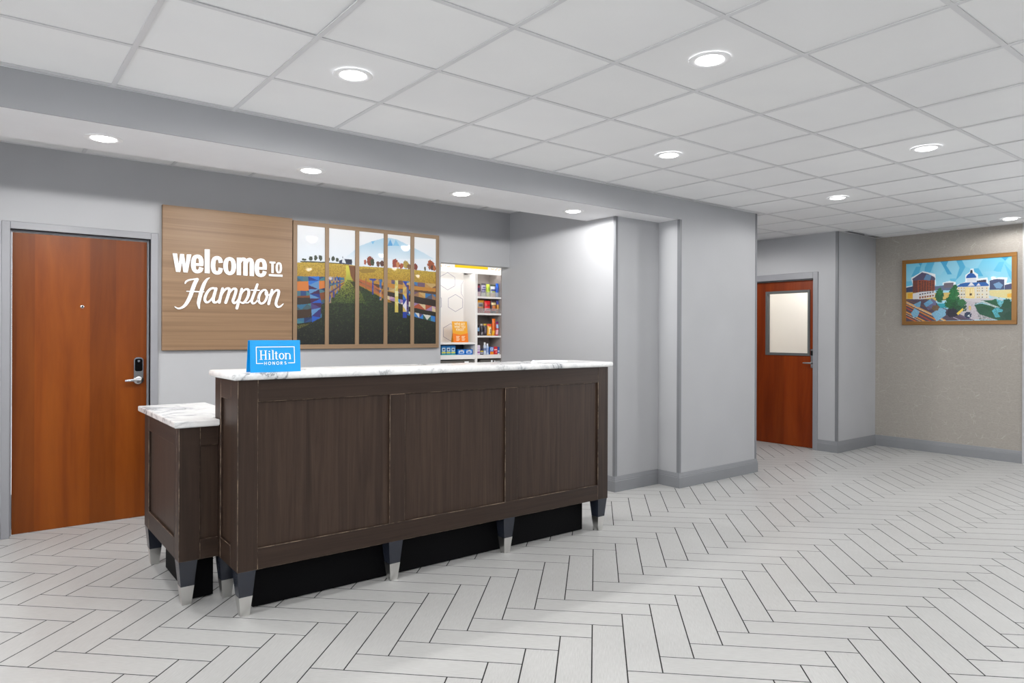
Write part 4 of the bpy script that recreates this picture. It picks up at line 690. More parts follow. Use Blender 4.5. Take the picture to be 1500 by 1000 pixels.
CITY_OPS = [('g',(118,205,236),(170,222,242),0.0,0.6),('p',(84,182,224),[(0.052,0.222),(0.102,0.059),(0.153,0.06),(0.124,0.222)]),('p',(66,168,216),[(0.123,-0.015),(0.169,-0.005),(0.148,0.06)]),('p',(84,182,224),[(0.193,0.077),(0.22,-0.011),(0.291,-0.005),(0.26,0.118),(0.243,0.204),(0.189,0.168)]),('p',(146,214,240),[(0.291,-0.005),(0.352,-0.006),(0.391,0.144),(0.348,0.229),(0.287,0.223),(0.269,0.119)]),('p',(66,168,216),[(0.343,-0.01),(0.425,-0.009),(0.404,0.075),(0.46,0.223),(0.417,0.222),(0.372,0.075)]),('p',(84,182,224),[(0.498,-0.006),(0.552,-0.001),(0.586,0.115),(0.544,0.249),(0.494,0.332),(0.531,0.131)]),('p',(146,214,240),[(0.425,-0.009),(0.498,-0.006),(0.531,0.123),(0.502,0.245),(0.46,0.223),(0.408,0.075)]),('p',(104,196,232),[(-0.003,0.302),(0.071,0.301),(0.053,0.384),(-0.003,0.387)]),('p',(104,196,232),[(0.439,0.298),(0.494,0.296),(0.494,0.377),(0.452,0.365)]),('p',(146,214,240),[(0.552,-0.001),(0.748,0.005),(0.692,0.163),(0.627,0.142),(0.586,0.115)]),('p',(84,182,224),[(0.651,0.152),(0.708,0.151),(0.752,0.285),(0.7,0.287)]),('p',(104,196,232),[(0.835,0.222),(0.889,0.073),(0.935,0.076),(0.905,0.23)]),('p',(66,168,216),[(0.908,0.005),(0.973,0.002),(0.943,0.059)]),('p',(146,214,240),[(0.943,0.059),(1.004,0.006),(1.004,0.157),(0.966,0.11)]),('p',(104,196,232),[(0.936,0.107),(1.004,0.254),(1.004,0.393),(0.974,0.307)]),('p',(146,214,240),[(0.748,0.213),(0.843,0.209),(0.905,0.244),(0.898,0.327),(0.796,0.296)]),('p',(244,250,253),[(0.052,0.246),(0.171,0.143),(0.225,0.168),(0.298,0.206),(0.305,0.39),(0.062,0.339)]),('p',(244,250,253),[(0.503,0.407),(0.586,0.363),(0.586,0.253),(0.627,0.207),(0.633,0.154),(0.663,0.154),(0.668,0.207),(0.702,0.251),(0.704,0.316),(0.788,0.31),(0.798,0.417),(0.668,0.421)]),('p',(240,248,252),[(0.801,0.361),(0.89,0.315),(0.966,0.327),(0.953,0.417),(1.004,0.407),(1.005,0.491),(0.801,0.474)]),('p',(240,248,252),[(0.37,0.358),(0.435,0.334),(0.494,0.354),(0.494,0.406),(0.37,0.396)]),('p',(236,246,250),[(-0.003,0.398),(0.062,0.377),(0.062,0.462),(-0.003,0.457)]),('p',(96,110,140),[(0.292,0.412),(0.383,0.404),(0.503,0.429),(0.503,0.495),(0.292,0.479)]),('p',(112,104,116),[(0.383,0.367),(0.473,0.363),(0.473,0.448),(0.383,0.449)]),('p',(58,70,104),[(-0.003,0.411),(0.066,0.393),(0.099,0.465),(0.099,0.534),(-0.003,0.527)]),('p',(218,190,110),[(-0.003,0.496),(0.099,0.495),(0.314,0.526),(0.52,0.525),(0.52,0.643),(0.314,0.661),(-0.003,0.612)]),('p',(226,168,40),[(0.016,0.513),(0.067,0.509),(0.067,0.601),(0.016,0.598)]),('p',(168,84,52),[(0.069,0.278),(0.115,0.252),(0.292,0.287),(0.293,0.482),(0.069,0.506)]),('p',(120,66,56),[(0.069,0.278),(0.118,0.249),(0.119,0.503),(0.07,0.509)]),('p',(84,78,108),[(0.063,0.265),(0.162,0.162),(0.216,0.186),(0.289,0.253),(0.298,0.287),(0.292,0.311),(0.119,0.29),(0.069,0.296)]),('p',(96,140,180),[(0.18,0.288),(0.207,0.2),(0.26,0.22),(0.243,0.312)]),('p',(226,226,230),[(0.07,0.524),(0.119,0.503),(0.293,0.485),(0.293,0.592),(0.154,0.624),(0.07,0.626)]),('p',(58,46,58),[(0.131,0.314),(0.15,0.314),(0.15,0.328),(0.131,0.328)]),('p',(58,46,58),[(0.159,0.315),(0.177,0.315),(0.177,0.329),(0.159,0.329)]),('p',(58,46,58),[(0.186,0.316),(0.204,0.316),(0.204,0.33),(0.186,0.33)]),('p',(58,46,58),[(0.213,0.317),(0.23,0.317),(0.23,0.331),(0.213,0.331)]),('p',(58,46,58),[(0.239,0.318),(0.257,0.318),(0.257,0.332),(0.239,0.332)]),('p',(58,46,58),[(0.266,0.319),(0.284,0.319),(0.284,0.333),(0.266,0.333)]),('p',(58,46,58),[(0.131,0.342),(0.15,0.342),(0.15,0.356),(0.131,0.356)]),('p',(58,46,58),[(0.159,0.343),(0.177,0.343),(0.177,0.357),(0.159,0.356)]),('p',(58,46,58),[(0.186,0.344),(0.204,0.344),(0.204,0.357),(0.186,0.357)]),('p',(58,46,58),[(0.213,0.344),(0.231,0.345),(0.231,0.358),(0.213,0.358)]),('p',(58,46,58),[(0.239,0.345),(0.257,0.345),(0.257,0.359),(0.239,0.359)]),('p',(58,46,58),[(0.266,0.346),(0.284,0.346),(0.284,0.36),(0.266,0.36)]),('p',(58,46,58),[(0.131,0.369),(0.15,0.369),(0.15,0.383),(0.132,0.383)]),('p',(58,46,58),[(0.159,0.37),(0.177,0.37),(0.177,0.384),(0.159,0.384)]),('p',(58,46,58),[(0.186,0.371),(0.204,0.371),(0.204,0.385),(0.186,0.385)]),('p',(58,46,58),[(0.213,0.372),(0.231,0.372),(0.231,0.385),(0.213,0.385)]),('p',(58,46,58),[(0.239,0.372),(0.257,0.373),(0.257,0.386),(0.24,0.386)]),('p',(58,46,58),[(0.266,0.373),(0.284,0.373),(0.284,0.387),(0.266,0.387)]),('p',(58,46,58),[(0.132,0.397),(0.15,0.397),(0.15,0.411),(0.132,0.411)]),('p',(58,46,58),[(0.159,0.398),(0.177,0.398),(0.177,0.411),(0.159,0.411)]),('p',(58,46,58),[(0.186,0.398),(0.204,0.398),(0.204,0.412),(0.186,0.412)]),('p',(58,46,58),[(0.213,0.399),(0.231,0.399),(0.231,0.413),(0.213,0.413)]),('p',(58,46,58),[(0.24,0.4),(0.257,0.4),(0.257,0.413),(0.24,0.413)]),('p',(58,46,58),[(0.266,0.4),(0.284,0.4),(0.284,0.414),(0.266,0.414)]),('p',(58,46,58),[(0.132,0.424),(0.15,0.424),(0.15,0.438),(0.132,0.438)]),('p',(58,46,58),[(0.159,0.425),(0.177,0.425),(0.177,0.439),(0.159,0.439)]),('p',(58,46,58),[(0.186,0.426),(0.204,0.426),(0.204,0.439),(0.186,0.439)]),('p',(58,46,58),[(0.213,0.426),(0.231,0.426),(0.231,0.44),(0.213,0.44)]),('p',(58,46,58),[(0.24,0.427),(0.257,0.427),(0.257,0.44),(0.24,0.441)]),('p',(58,46,58),[(0.266,0.428),(0.284,0.427),(0.284,0.441),(0.266,0.441)]),('p',(58,46,58),[(0.132,0.452),(0.15,0.452),(0.15,0.466),(0.132,0.466)]),('p',(58,46,58),[(0.159,0.453),(0.177,0.452),(0.177,0.466),(0.159,0.466)]),('p',(58,46,58),[(0.186,0.453),(0.204,0.453),(0.204,0.467),(0.186,0.467)]),('p',(58,46,58),[(0.213,0.454),(0.231,0.453),(0.231,0.467),(0.213,0.467)]),('p',(58,46,58),[(0.24,0.454),(0.257,0.454),(0.257,0.468),(0.24,0.468)]),('p',(58,46,58),[(0.266,0.455),(0.284,0.455),(0.284,0.468),(0.266,0.468)]),('p',(58,46,58),[(0.132,0.479),(0.15,0.479),(0.15,0.493),(0.132,0.493)]),('p',(58,46,58),[(0.159,0.48),(0.177,0.48),(0.177,0.493),(0.159,0.494)]),('p',(58,46,58),[(0.186,0.48),(0.204,0.48),(0.204,0.494),(0.186,0.494)]),('p',(58,46,58),[(0.213,0.481),(0.231,0.481),(0.231,0.494),(0.213,0.495)]),('p',(58,46,58),[(0.24,0.481),(0.258,0.481),(0.258,0.495),(0.24,0.495)]),('p',(58,46,58),[(0.266,0.482),(0.284,0.482),(0.284,0.495),(0.266,0.495)]),('p',(60,54,66),[(0.135,0.529),(0.152,0.527),(0.152,0.548),(0.136,0.55)]),('p',(150,86,44),[(0.136,0.578),(0.154,0.574),(0.154,0.609),(0.136,0.614)]),('p',(60,54,66),[(0.162,0.523),(0.178,0.521),(0.178,0.542),(0.162,0.544)]),('p',(150,86,44),[(0.162,0.573),(0.18,0.57),(0.18,0.603),(0.162,0.608)]),('p',(60,54,66),[(0.188,0.517),(0.204,0.515),(0.204,0.536),(0.188,0.538)]),('p',(150,86,44),[(0.188,0.569),(0.206,0.565),(0.206,0.597),(0.188,0.602)]),('p',(60,54,66),[(0.214,0.511),(0.23,0.509),(0.23,0.531),(0.214,0.532)]),('p',(150,86,44),[(0.214,0.564),(0.232,0.561),(0.232,0.591),(0.214,0.596)]),('p',(60,54,66),[(0.24,0.506),(0.256,0.504),(0.256,0.525),(0.24,0.527)]),('p',(150,86,44),[(0.24,0.56),(0.258,0.557),(0.258,0.585),(0.24,0.59)]),('p',(60,54,66),[(0.266,0.5),(0.281,0.498),(0.281,0.519),(0.266,0.521)]),('p',(150,86,44),[(0.266,0.556),(0.283,0.552),(0.283,0.579),(0.266,0.584)]),('p',(226,222,206),[(0.494,0.438),(0.586,0.428),(0.801,0.443),(0.805,0.657),(0.709,0.654),(0.553,0.63),(0.495,0.583)]),('p',(36,100,176),[(0.503,0.439),(0.54,0.388),(0.586,0.373),(0.772,0.379),(0.803,0.432),(0.801,0.449)]),('p',(60,60,84),[(0.691,0.353),(0.776,0.341),(0.777,0.384),(0.691,0.379)]),('p',(224,230,238),[(0.601,0.299),(0.684,0.301),(0.686,0.372),(0.599,0.371)]),('p',(32,92,172),[(0.591,0.301),(0.598,0.262),(0.619,0.231),(0.64,0.221),(0.664,0.235),(0.682,0.27),(0.689,0.301)]),('p',(40,46,60),[(0.629,0.223),(0.633,0.174),(0.651,0.173),(0.655,0.226)]),('p',(230,232,236),[(0.611,0.43),(0.64,0.368),(0.672,0.432)]),('p',(228,230,236),[(0.688,0.434),(0.708,0.392),(0.726,0.434)]),('p',(240,214,140),[(0.586,0.457),(0.668,0.458),(0.673,0.637),(0.587,0.632)]),('p',(206,170,90),[(0.52,0.452),(0.531,0.452),(0.531,0.471),(0.52,0.471)]),('p',(206,170,90),[(0.52,0.496),(0.531,0.496),(0.531,0.515),(0.52,0.515)]),('p',(80,84,104),[(0.52,0.555),(0.532,0.554),(0.532,0.573),(0.52,0.574)]),('p',(206,170,90),[(0.52,0.602),(0.532,0.601),(0.532,0.62),(0.52,0.621)]),('p',(206,170,90),[(0.545,0.454),(0.556,0.454),(0.556,0.473),(0.545,0.473)]),('p',(206,170,90),[(0.545,0.498),(0.556,0.497),(0.557,0.516),(0.545,0.517)]),('p',(80,84,104),[(0.545,0.557),(0.557,0.556),(0.557,0.575),(0.545,0.576)]),('p',(206,170,90),[(0.545,0.603),(0.557,0.603),(0.557,0.622),(0.545,0.622)]),('p',(206,170,90),[(0.57,0.456),(0.581,0.456),(0.581,0.474),(0.57,0.475)]),('p',(206,170,90),[(0.57,0.5),(0.581,0.499),(0.581,0.518),(0.57,0.519)]),('p',(80,84,104),[(0.57,0.558),(0.582,0.558),(0.582,0.577),(0.57,0.577)]),('p',(206,170,90),[(0.57,0.605),(0.582,0.604),(0.582,0.623),(0.57,0.624)]),('p',(206,170,90),[(0.693,0.466),(0.704,0.465),(0.704,0.484),(0.693,0.485)]),('p',(206,170,90),[(0.693,0.509),(0.704,0.508),(0.704,0.527),(0.693,0.528)]),('p',(80,84,104),[(0.693,0.567),(0.704,0.566),(0.704,0.585),(0.693,0.585)]),('p',(206,170,90),[(0.693,0.613),(0.704,0.612),(0.704,0.631),(0.693,0.631)]),('p',(206,170,90),[(0.709,0.467),(0.72,0.467),(0.72,0.485),(0.709,0.486)]),('p',(206,170,90),[(0.709,0.51),(0.72,0.51),(0.72,0.528),(0.709,0.529)]),('p',(206,170,90),[(0.709,0.568),(0.72,0.567),(0.72,0.586),(0.709,0.586)]),('p',(206,170,90),[(0.709,0.614),(0.72,0.613),(0.72,0.632),(0.709,0.632)]),('p',(80,84,104),[(0.737,0.469),(0.748,0.469),(0.748,0.487),(0.737,0.488)]),('p',(80,84,104),[(0.737,0.512),(0.748,0.512),(0.748,0.53),(0.737,0.531)]),('p',(206,170,90),[(0.737,0.57),(0.748,0.569),(0.748,0.588),(0.737,0.588)]),('p',(80,84,104),[(0.737,0.615),(0.748,0.615),(0.748,0.633),(0.737,0.634)]),('p',(206,170,90),[(0.777,0.472),(0.788,0.472),(0.788,0.49),(0.777,0.491)]),('p',(206,170,90),[(0.777,0.515),(0.788,0.515),(0.788,0.533),(0.777,0.534)]),('p',(80,84,104),[(0.777,0.572),(0.788,0.572),(0.788,0.59),(0.777,0.591)]),('p',(206,170,90),[(0.777,0.618),(0.788,0.617),(0.788,0.636),(0.777,0.637)]),('p',(250,236,190),[(0.599,0.473),(0.605,0.473),(0.606,0.604),(0.599,0.604)]),('p',(250,236,190),[(0.615,0.474),(0.622,0.475),(0.622,0.605),(0.615,0.605)]),('p',(250,236,190),[(0.64,0.476),(0.646,0.477),(0.647,0.607),(0.64,0.606)]),('p',(250,236,190),[(0.656,0.477),(0.663,0.478),(0.663,0.608),(0.656,0.608)]),('p',(70,48,44),[(0.626,0.555),(0.646,0.555),(0.646,0.589),(0.626,0.59)]),('p',(66,78,116),[(0.806,0.364),(0.851,0.34),(0.936,0.353),(0.936,0.513),(0.808,0.511)]),('p',(120,160,200),[(0.839,0.421),(0.89,0.39),(0.925,0.442),(0.906,0.497),(0.867,0.494)]),('p',(70,74,110),[(0.94,0.443),(1.001,0.421),(1.001,0.532),(0.94,0.527)]),('p',(222,210,150),[(0.804,0.514),(1.001,0.518),(1.001,0.671),(0.89,0.636),(0.805,0.603)]),('p',(236,180,60),[(0.959,0.585),(1.001,0.574),(1.001,0.643),(0.963,0.641)]),('p',(206,200,206),[(0.495,0.583),(0.587,0.647),(0.717,0.64),(0.852,0.648),(0.828,0.689),(0.717,0.712),(0.669,0.738),(0.742,0.885),(0.891,0.989),(0.554,0.988),(0.52,0.819),(0.603,0.706),(0.503,0.642)]),('p',(30,96,66),[(0.669,0.745),(0.737,0.727),(0.906,0.806),(1.002,0.894),(1.002,1.005),(0.891,1.003),(0.718,0.899)]),('p',(34,100,68),[(0.725,0.676),(0.828,0.675),(0.89,0.636),(0.937,0.723),(0.906,0.799),(0.813,0.745)]),('p',(40,84,70),[(0.921,0.666),(1.001,0.727),(1.002,1.005),(0.907,1.003),(0.891,0.834)]),('p',(214,226,228),[(0.717,0.683),(0.749,0.682),(0.891,0.791),(0.868,0.805)]),('p',(90,190,210),[(0.829,0.845),(0.868,0.79),(0.926,0.835),(0.922,0.866),(0.879,0.876),(0.903,0.947),(0.86,0.953)]),('p',(110,196,214),[(0.867,0.663),(0.944,0.668),(0.906,0.792),(0.879,0.734)]),('p',(190,206,216),[(0.805,0.596),(0.929,0.667),(0.925,0.695),(0.82,0.632)]),('p',(88,76,92),[(-0.003,0.612),(0.261,0.628),(0.384,0.784),(0.669,0.991),(-0.002,1.0)]),('p',(110,110,150),[(0.181,0.699),(0.261,0.613),(0.306,0.66),(0.306,0.78),(0.226,0.807)]),('p',(232,178,110),[(-0.003,0.643),(0.402,0.985),(0.402,1.012),(-0.003,0.671)]),('p',(226,140,60),[(-0.003,0.697),(0.402,1.052),(0.402,1.076),(-0.002,0.722)]),('p',(190,80,60),[(-0.002,0.752),(0.402,1.126),(0.402,1.147),(-0.002,0.773)]),('p',(240,170,80),[(-0.002,0.821),(0.402,1.171),(0.402,1.195),(-0.002,0.846)]),('p',(120,90,80),[(-0.003,0.612),(0.402,0.874),(0.402,0.889),(-0.003,0.628)]),('p',(224,120,60),[(-0.002,0.907),(0.402,1.23),(0.402,1.251),(-0.002,0.928)]),('p',(250,226,180),[(-0.003,0.674),(0.402,1.007),(0.402,1.016),(-0.003,0.683)]),('p',(250,220,170),[(-0.002,0.868),(0.402,1.208),(0.402,1.217),(-0.002,0.877)]),('p',(120,100,130),[(0.306,0.765),(0.669,0.991),(0.669,1.002),(0.306,0.777)]),('p',(200,190,210),[(0.35,0.842),(0.554,0.996),(0.554,1.007),(0.35,0.854)]),('p',(90,80,120),[(0.384,0.814),(0.637,0.983),(0.637,0.995),(0.384,0.825)]),('p',(120,180,216),[(0.076,0.709),(0.154,0.652),(0.145,0.758),(0.109,0.757)]),('p',(132,190,220),[(0.049,0.862),(0.09,0.771),(0.141,0.834),(0.118,0.925),(0.077,0.937)]),('p',(110,170,210),[(0.181,0.699),(0.244,0.627),(0.279,0.689),(0.208,0.761)]),('p',(134,192,222),[(0.258,0.876),(0.349,0.767),(0.401,0.814),(0.402,0.903),(0.341,0.976),(0.315,1.006)]),('p',(40,164,180),[(0.314,0.706),(0.418,0.704),(0.436,0.779),(0.35,0.782)]),('e',(24,92,54),(0.34,0.573),0.041,0.121,1),('e',(30,110,60),(0.342,0.513),0.023,0.07,1),('e',(24,96,50),(0.47,0.699),0.077,0.136,1),('e',(30,112,58),(0.478,0.552),0.046,0.106,1),('e',(28,100,54),(0.49,0.45),0.022,0.057,1),('e',(22,80,44),(0.52,0.775),0.075,0.091,1),('e',(40,40,56),(0.461,0.861),0.06,0.075,1),('e',(40,112,60),(0.554,0.703),0.041,0.061,1),('e',(120,96,70),(0.297,0.78),0.035,0.049,1),('e',(24,84,60),(0.96,0.739),0.038,0.078,1),('e',(26,90,62),(0.757,0.828),0.064,0.054,1),('e',(22,76,60),(0.975,0.935),0.038,0.065,1),('e',(40,60,90),(0.612,0.91),0.033,0.053,1),('e',(240,200,120),(0.628,0.794),0.012,0.038,1),('h',(250,214,120),0,1,0.5,[(-0.003,0.55),(0.314,0.541),(0.314,0.661),(-0.003,0.643)]),('h',(255,236,180),0,1,0.45,[(0.494,0.45),(1.001,0.532),(1.001,0.671),(0.495,0.641)]),('n',(60,50,70),0,1,0.3,[(-0.003,0.612),(0.384,0.754),(0.669,0.998),(-0.002,1.0)]),('n',(120,110,130),0,1,0.5,[(0.495,0.641),(0.717,0.712),(0.891,0.989),(0.521,0.988)]),('n',(60,34,30),0,1,0.6,[(0.069,0.286),(0.292,0.306),(0.293,0.487),(0.07,0.509)]),('n',(10,50,34),0,1,0.7,[(0.669,0.709),(1.001,0.671),(1.002,1.012),(0.718,1.006)]),('p',(222,232,236),[(0.604,0.924),(0.627,0.896),(0.628,0.939)]),('p',(240,210,90),[(0.504,0.877),(0.562,0.791),(0.57,0.821),(0.521,0.907)])]
SIGN_LETTERS = [('w',[('p',[[1.237,2.085],[1.2679,2.086],[1.2809,1.9952],[1.292,2.0843],[1.3188,2.085],[1.332,1.995],[1.342,2.0846],[1.3743,2.0863],[1.347,1.939],[1.3168,1.94],[1.305,2.021],[1.2925,1.94],[1.2621,1.9402]])]),('e',[('s',[[1.394,2.0081],[1.4636,2.0085]],[0.0209,0.0209],False),('s',[[1.4491,2.0019],[1.4496,2.0371],[1.441,2.066],[1.4199,2.0743],[1.3984,2.0616],[1.3901,2.026],[1.3902,1.9925],[1.3988,1.9609],[1.4204,1.951],[1.442,1.9621],[1.4498,1.9865]],[0.0334,0.0334,0.0306,0.0279,0.0306,0.0348,0.0348,0.0306,0.0279,0.0306,0.032],False)]),('l',[('p',[[1.4764,2.1363],[1.5137,2.1378],[1.5144,1.9417],[1.4771,1.9424]])]),('c',[('s',[[1.6018,2.034],[1.5935,2.0641],[1.5711,2.0739],[1.5495,2.0603],[1.5416,2.0264],[1.5417,1.9923],[1.5499,1.9601],[1.5716,1.9493],[1.5939,1.9599],[1.602,1.9911]],[0.0334,0.0306,0.0279,0.0306,0.0334,0.0334,0.0306,0.0279,0.0306,0.0334],False)]),('o',[('s',[[1.6717,2.0725],[1.6947,2.0611],[1.7038,2.03],[1.704,1.9967],[1.695,1.9644],[1.6722,1.9501],[1.6494,1.9631],[1.6403,1.9942],[1.6402,2.0272],[1.649,2.0594]],[0.0279,0.0306,0.0348,0.0348,0.0306,0.0279,0.0306,0.0348,0.0348,0.0306],True)]),('m',[('p',[[1.7295,2.0867],[1.7625,2.0877],[1.7631,1.9408],[1.73,1.9411]]),('p',[[1.7825,2.0556],[1.8166,2.0557],[1.817,1.9394],[1.7829,1.9404]]),('p',[[1.8352,2.0548],[1.8697,2.0556],[1.8702,1.9387],[1.8356,1.939]]),('s',[[1.7542,2.0464],[1.7633,2.0688],[1.781,2.0759],[1.7966,2.0682],[1.7996,2.0399]],[0.0209,0.0265,0.0293,0.0293,0.0334],False),('s',[[1.8074,2.0441],[1.8165,2.0681],[1.8337,2.0766],[1.8488,2.0689],[1.8525,2.0398]],[0.0209,0.0265,0.0293,0.0293,0.0334],False)]),('e',[('s',[[1.8989,2.0089],[1.9765,2.0093]],[0.0209,0.0209],False),('s',[[1.9603,2.0023],[1.9609,2.0395],[1.9512,2.07],[1.9277,2.0788],[1.9037,2.0653],[1.8944,2.0278],[1.8946,1.9924],[1.9041,1.959],[1.9282,1.9485],[1.9524,1.9603],[1.9611,1.986]],[0.0334,0.0334,0.0306,0.0279,0.0306,0.0348,0.0348,0.0306,0.0279,0.0306,0.032],False)]),('T',[('p',[[2.0036,2.0729],[2.0521,2.0732],[2.0522,2.0582],[2.0037,2.0572]]),('p',[[2.0192,2.0717],[2.0372,2.0722],[2.0375,1.9748],[2.0196,1.9753]])]),('O',[('s',[[2.083,2.064],[2.0959,2.0558],[2.1005,2.0297],[2.1006,2.0147],[2.0946,1.9895],[2.0826,1.982],[2.0697,1.9895],[2.0651,2.0147],[2.065,2.0328],[2.071,2.0557]],[0.0139,0.0153,0.0174,0.0174,0.0153,0.0139,0.0153,0.0174,0.0174,0.0153],True)]),('bar',[('p',[[1.9981,1.9636],[2.1144,1.9642],[2.1145,1.9461],[1.9982,1.9465]])]),('H',[('s',[[1.3299,1.8513],[1.3363,1.8655],[1.3569,1.879],[1.386,1.8861],[1.4101,1.8888],[1.4271,1.8897]],[0.0084,0.0125,0.0125,0.0111,0.0153,0.0098],False),('s',[[1.4186,1.8878],[1.4024,1.8562],[1.3863,1.81],[1.3715,1.7606],[1.3542,1.7182],[1.3318,1.6793],[1.3063,1.6564],[1.2777,1.6487],[1.2542,1.6619]],[0.0237,0.0279,0.0279,0.0279,0.0265,0.0223,0.0167,0.0111,0.0056],False),('s',[[1.5125,1.9055],[1.4932,1.8903],[1.4734,1.8562],[1.457,1.8096],[1.4453,1.7669],[1.4356,1.7244],[1.4305,1.6927],[1.4359,1.6529]],[0.0056,0.0153,0.0237,0.0265,0.0265,0.0265,0.0237,0.0084],False),('s',[[1.3411,1.7886],[1.4059,1.7885],[1.4717,1.7891]],[0.0056,0.0104,0.0056],False)]),('a',[('s',[[1.566,1.8072],[1.5518,1.8208],[1.5269,1.8183],[1.5016,1.7932],[1.4844,1.7579],[1.4785,1.7259],[1.4899,1.7051],[1.5119,1.7115],[1.5352,1.742],[1.5553,1.7819]],[0.0153,0.0167,0.0167,0.0181,0.0195,0.0195,0.0167,0.0139,0.0111,0.0098],False),('s',[[1.5646,1.82],[1.5519,1.7711],[1.5433,1.7352],[1.5474,1.7098],[1.565,1.7061],[1.5839,1.7224],[1.5961,1.7442]],[0.0209,0.0223,0.0223,0.0209,0.0153,0.0111,0.0084],False)]),('m',[('s',[[1.6163,1.8223],[1.6028,1.7659],[1.5908,1.7069]],[0.0195,0.0209,0.0209],False),('s',[[1.5995,1.7443],[1.6232,1.7953],[1.6471,1.8222],[1.6685,1.8217],[1.6686,1.7958],[1.6543,1.7463],[1.6414,1.7063]],[0.0084,0.0111,0.0167,0.0209,0.0209,0.0209,0.0209],False),('s',[[1.6543,1.7463],[1.6783,1.7976],[1.7018,1.8231],[1.7214,1.8211],[1.7215,1.7979],[1.7077,1.7518],[1.6994,1.7226],[1.7099,1.7049],[1.7309,1.7186],[1.7427,1.7386]],[0.0084,0.0111,0.0167,0.0209,0.0209,0.0209,0.0209,0.0181,0.0111,0.0084],False)]),('p',[('s',[[1.7706,1.8247],[1.7588,1.7718],[1.7442,1.7132],[1.7311,1.662]],[0.0195,0.0209,0.0209,0.0209],False),('s',[[1.7588,1.7646],[1.7798,1.8054],[1.806,1.8248],[1.8261,1.8169],[1.8262,1.7817],[1.8085,1.7372],[1.7837,1.7086],[1.759,1.7151]],[0.0098,0.0125,0.0167,0.0195,0.0209,0.0195,0.0167,0.0111],False),('s',[[1.7979,1.7113],[1.8229,1.712],[1.8443,1.7347]],[0.0098,0.0098,0.0084],False)]),('t',[('s',[[1.8994,1.8702],[1.8822,1.817],[1.8636,1.7648],[1.8522,1.7276],[1.8609,1.7081],[1.884,1.714],[1.9093,1.748]],[0.0181,0.0209,0.0209,0.0209,0.0181,0.0111,0.0084],False),('s',[[1.8476,1.8192],[1.9163,1.8207]],[0.0091,0.0091],False)]),('o',[('s',[[1.9565,1.8254],[1.931,1.8065],[1.9129,1.7666],[1.9115,1.7296],[1.9291,1.7087],[1.957,1.7185],[1.9774,1.7541],[1.9832,1.7915],[1.9742,1.8187]],[0.0153,0.0181,0.0195,0.0195,0.0167,0.0167,0.0181,0.0181,0.0153],True),('s',[[1.9654,1.8079],[1.97,1.7836],[1.9899,1.7791],[2.0099,1.7948]],[0.007,0.0084,0.0084,0.007],False)]),('n',[('s',[[2.0247,1.8268],[2.01,1.7664],[1.9954,1.7063]],[0.0195,0.0209,0.0209],False),('s',[[2.0049,1.7439],[2.0322,1.7972],[2.0591,1.8253],[2.0817,1.8217],[2.0803,1.7916],[2.0647,1.7422],[2.0595,1.7045],[2.0747,1.6839],[2.0988,1.6883],[2.123,1.7116]],[0.0084,0.0111,0.0167,0.0209,0.0209,0.0209,0.0209,0.0181,0.0125,0.0056],False)])]

for k, (ch, shapes) in enumerate(SIGN_LETTERS):
    m = MB()
    for q, sh in enumerate(shapes):
        yf = SGY - .012 - .0003 * q
        if sh[0] == 'p': m.prism(sh[1], yf, SGY)
        else: stroke(m, sh[1], sh[2], sh[3], yf, SGY, k > 9)
    obj('underline' if ch == 'bar' else 'letter', m, 'letter', sg)

# ================================================================== FIELD PICTURE, five glazed panes
fp = thing('field_picture', 'wide picture of a farm field and fence in five upright panes beside the walnut sign', 'picture', (2.97, YW, 1.314))
XS = [2.213, 2.250, 2.510, 2.546, 2.805, 2.844, 3.102, 3.141, 3.395, 3.435, 3.690, 3.724]; PZ0, PZ1, PZi0, PZi1 = 1.314, 2.453, 1.354, 2.417
fr = MB().box(XS[0], XS[-1], SGY, YW - .004, PZi1, PZ1, .0015); obj('frame_rail', fr, 'frame_wood_x', fp)
fr = MB().box(XS[0], XS[-1], SGY, YW - .004, PZ0, PZi0, .0015); obj('frame_rail', fr, 'frame_wood_x', fp)
for k in range(0, 12, 2): obj('frame_upright', MB().box(XS[k], XS[k + 1], SGY + .0004, YW - .004, PZi0, PZi1, .001), 'frame_wood_z', fp)
FIM = paint(FIELD_OPS, 640, 480)
FW = 3.690 - 2.250
for k in range(5):
    xa, xb = XS[1 + 2 * k], XS[2 + 2 * k]
    pb = obj('print_panel', MB().box(xa, xb, SGY + .0104, YW - .006, PZi0, PZi1), 'dark', fp)
    u0, u1 = (xa - 2.250) / FW, (xb - 2.250) / FW
    grid_print('photo_print', FIM, u0, u1, max(30, int((u1 - u0) * 600)), 430, lambda U, V: np.stack([2.250 + U * FW, np.full_like(U, SGY + .0100), PZi1 - V * (PZi1 - PZi0)], -1), 'gloss_print', pb, .72)

# ================================================================== CITY PICTURE
cp = thing('city_picture', 'gold-framed picture of a city street and domed courthouse on the taupe wall', 'picture', (XT, 3.246, 1.591))
CX_, CY0, CY1, CZ0, CZ1 = XT - .03, 3.864, 2.629, 1.591, 2.419
for z0, z1 in ((CZ0, 1.637), (2.371, CZ1)): obj('frame_rail', MB().box(CX_, XT - .002, CY1, CY0, z0, z1, .002), 'gold_y', cp)
for y0, y1 in ((CY1, 2.679), (3.816, CY0)): obj('frame_upright', MB().box(CX_, XT - .002, y0, y1, 1.637, 2.371, .002), 'gold_z', cp)
pb = obj('print_panel', MB().box(CX_ + .0092, XT - .003, 2.679, 3.816, 1.637, 2.371), 'dark', cp)
CIM = paint(CITY_OPS, 560, 364)
grid_print('photo_print', CIM, 0, 1, 430, 280, lambda U, V: np.stack([np.full_like(U, CX_ + .0088), 3.816 - U * 1.137, 2.371 - V * .734], -1), 'matte_print', pb, .80)

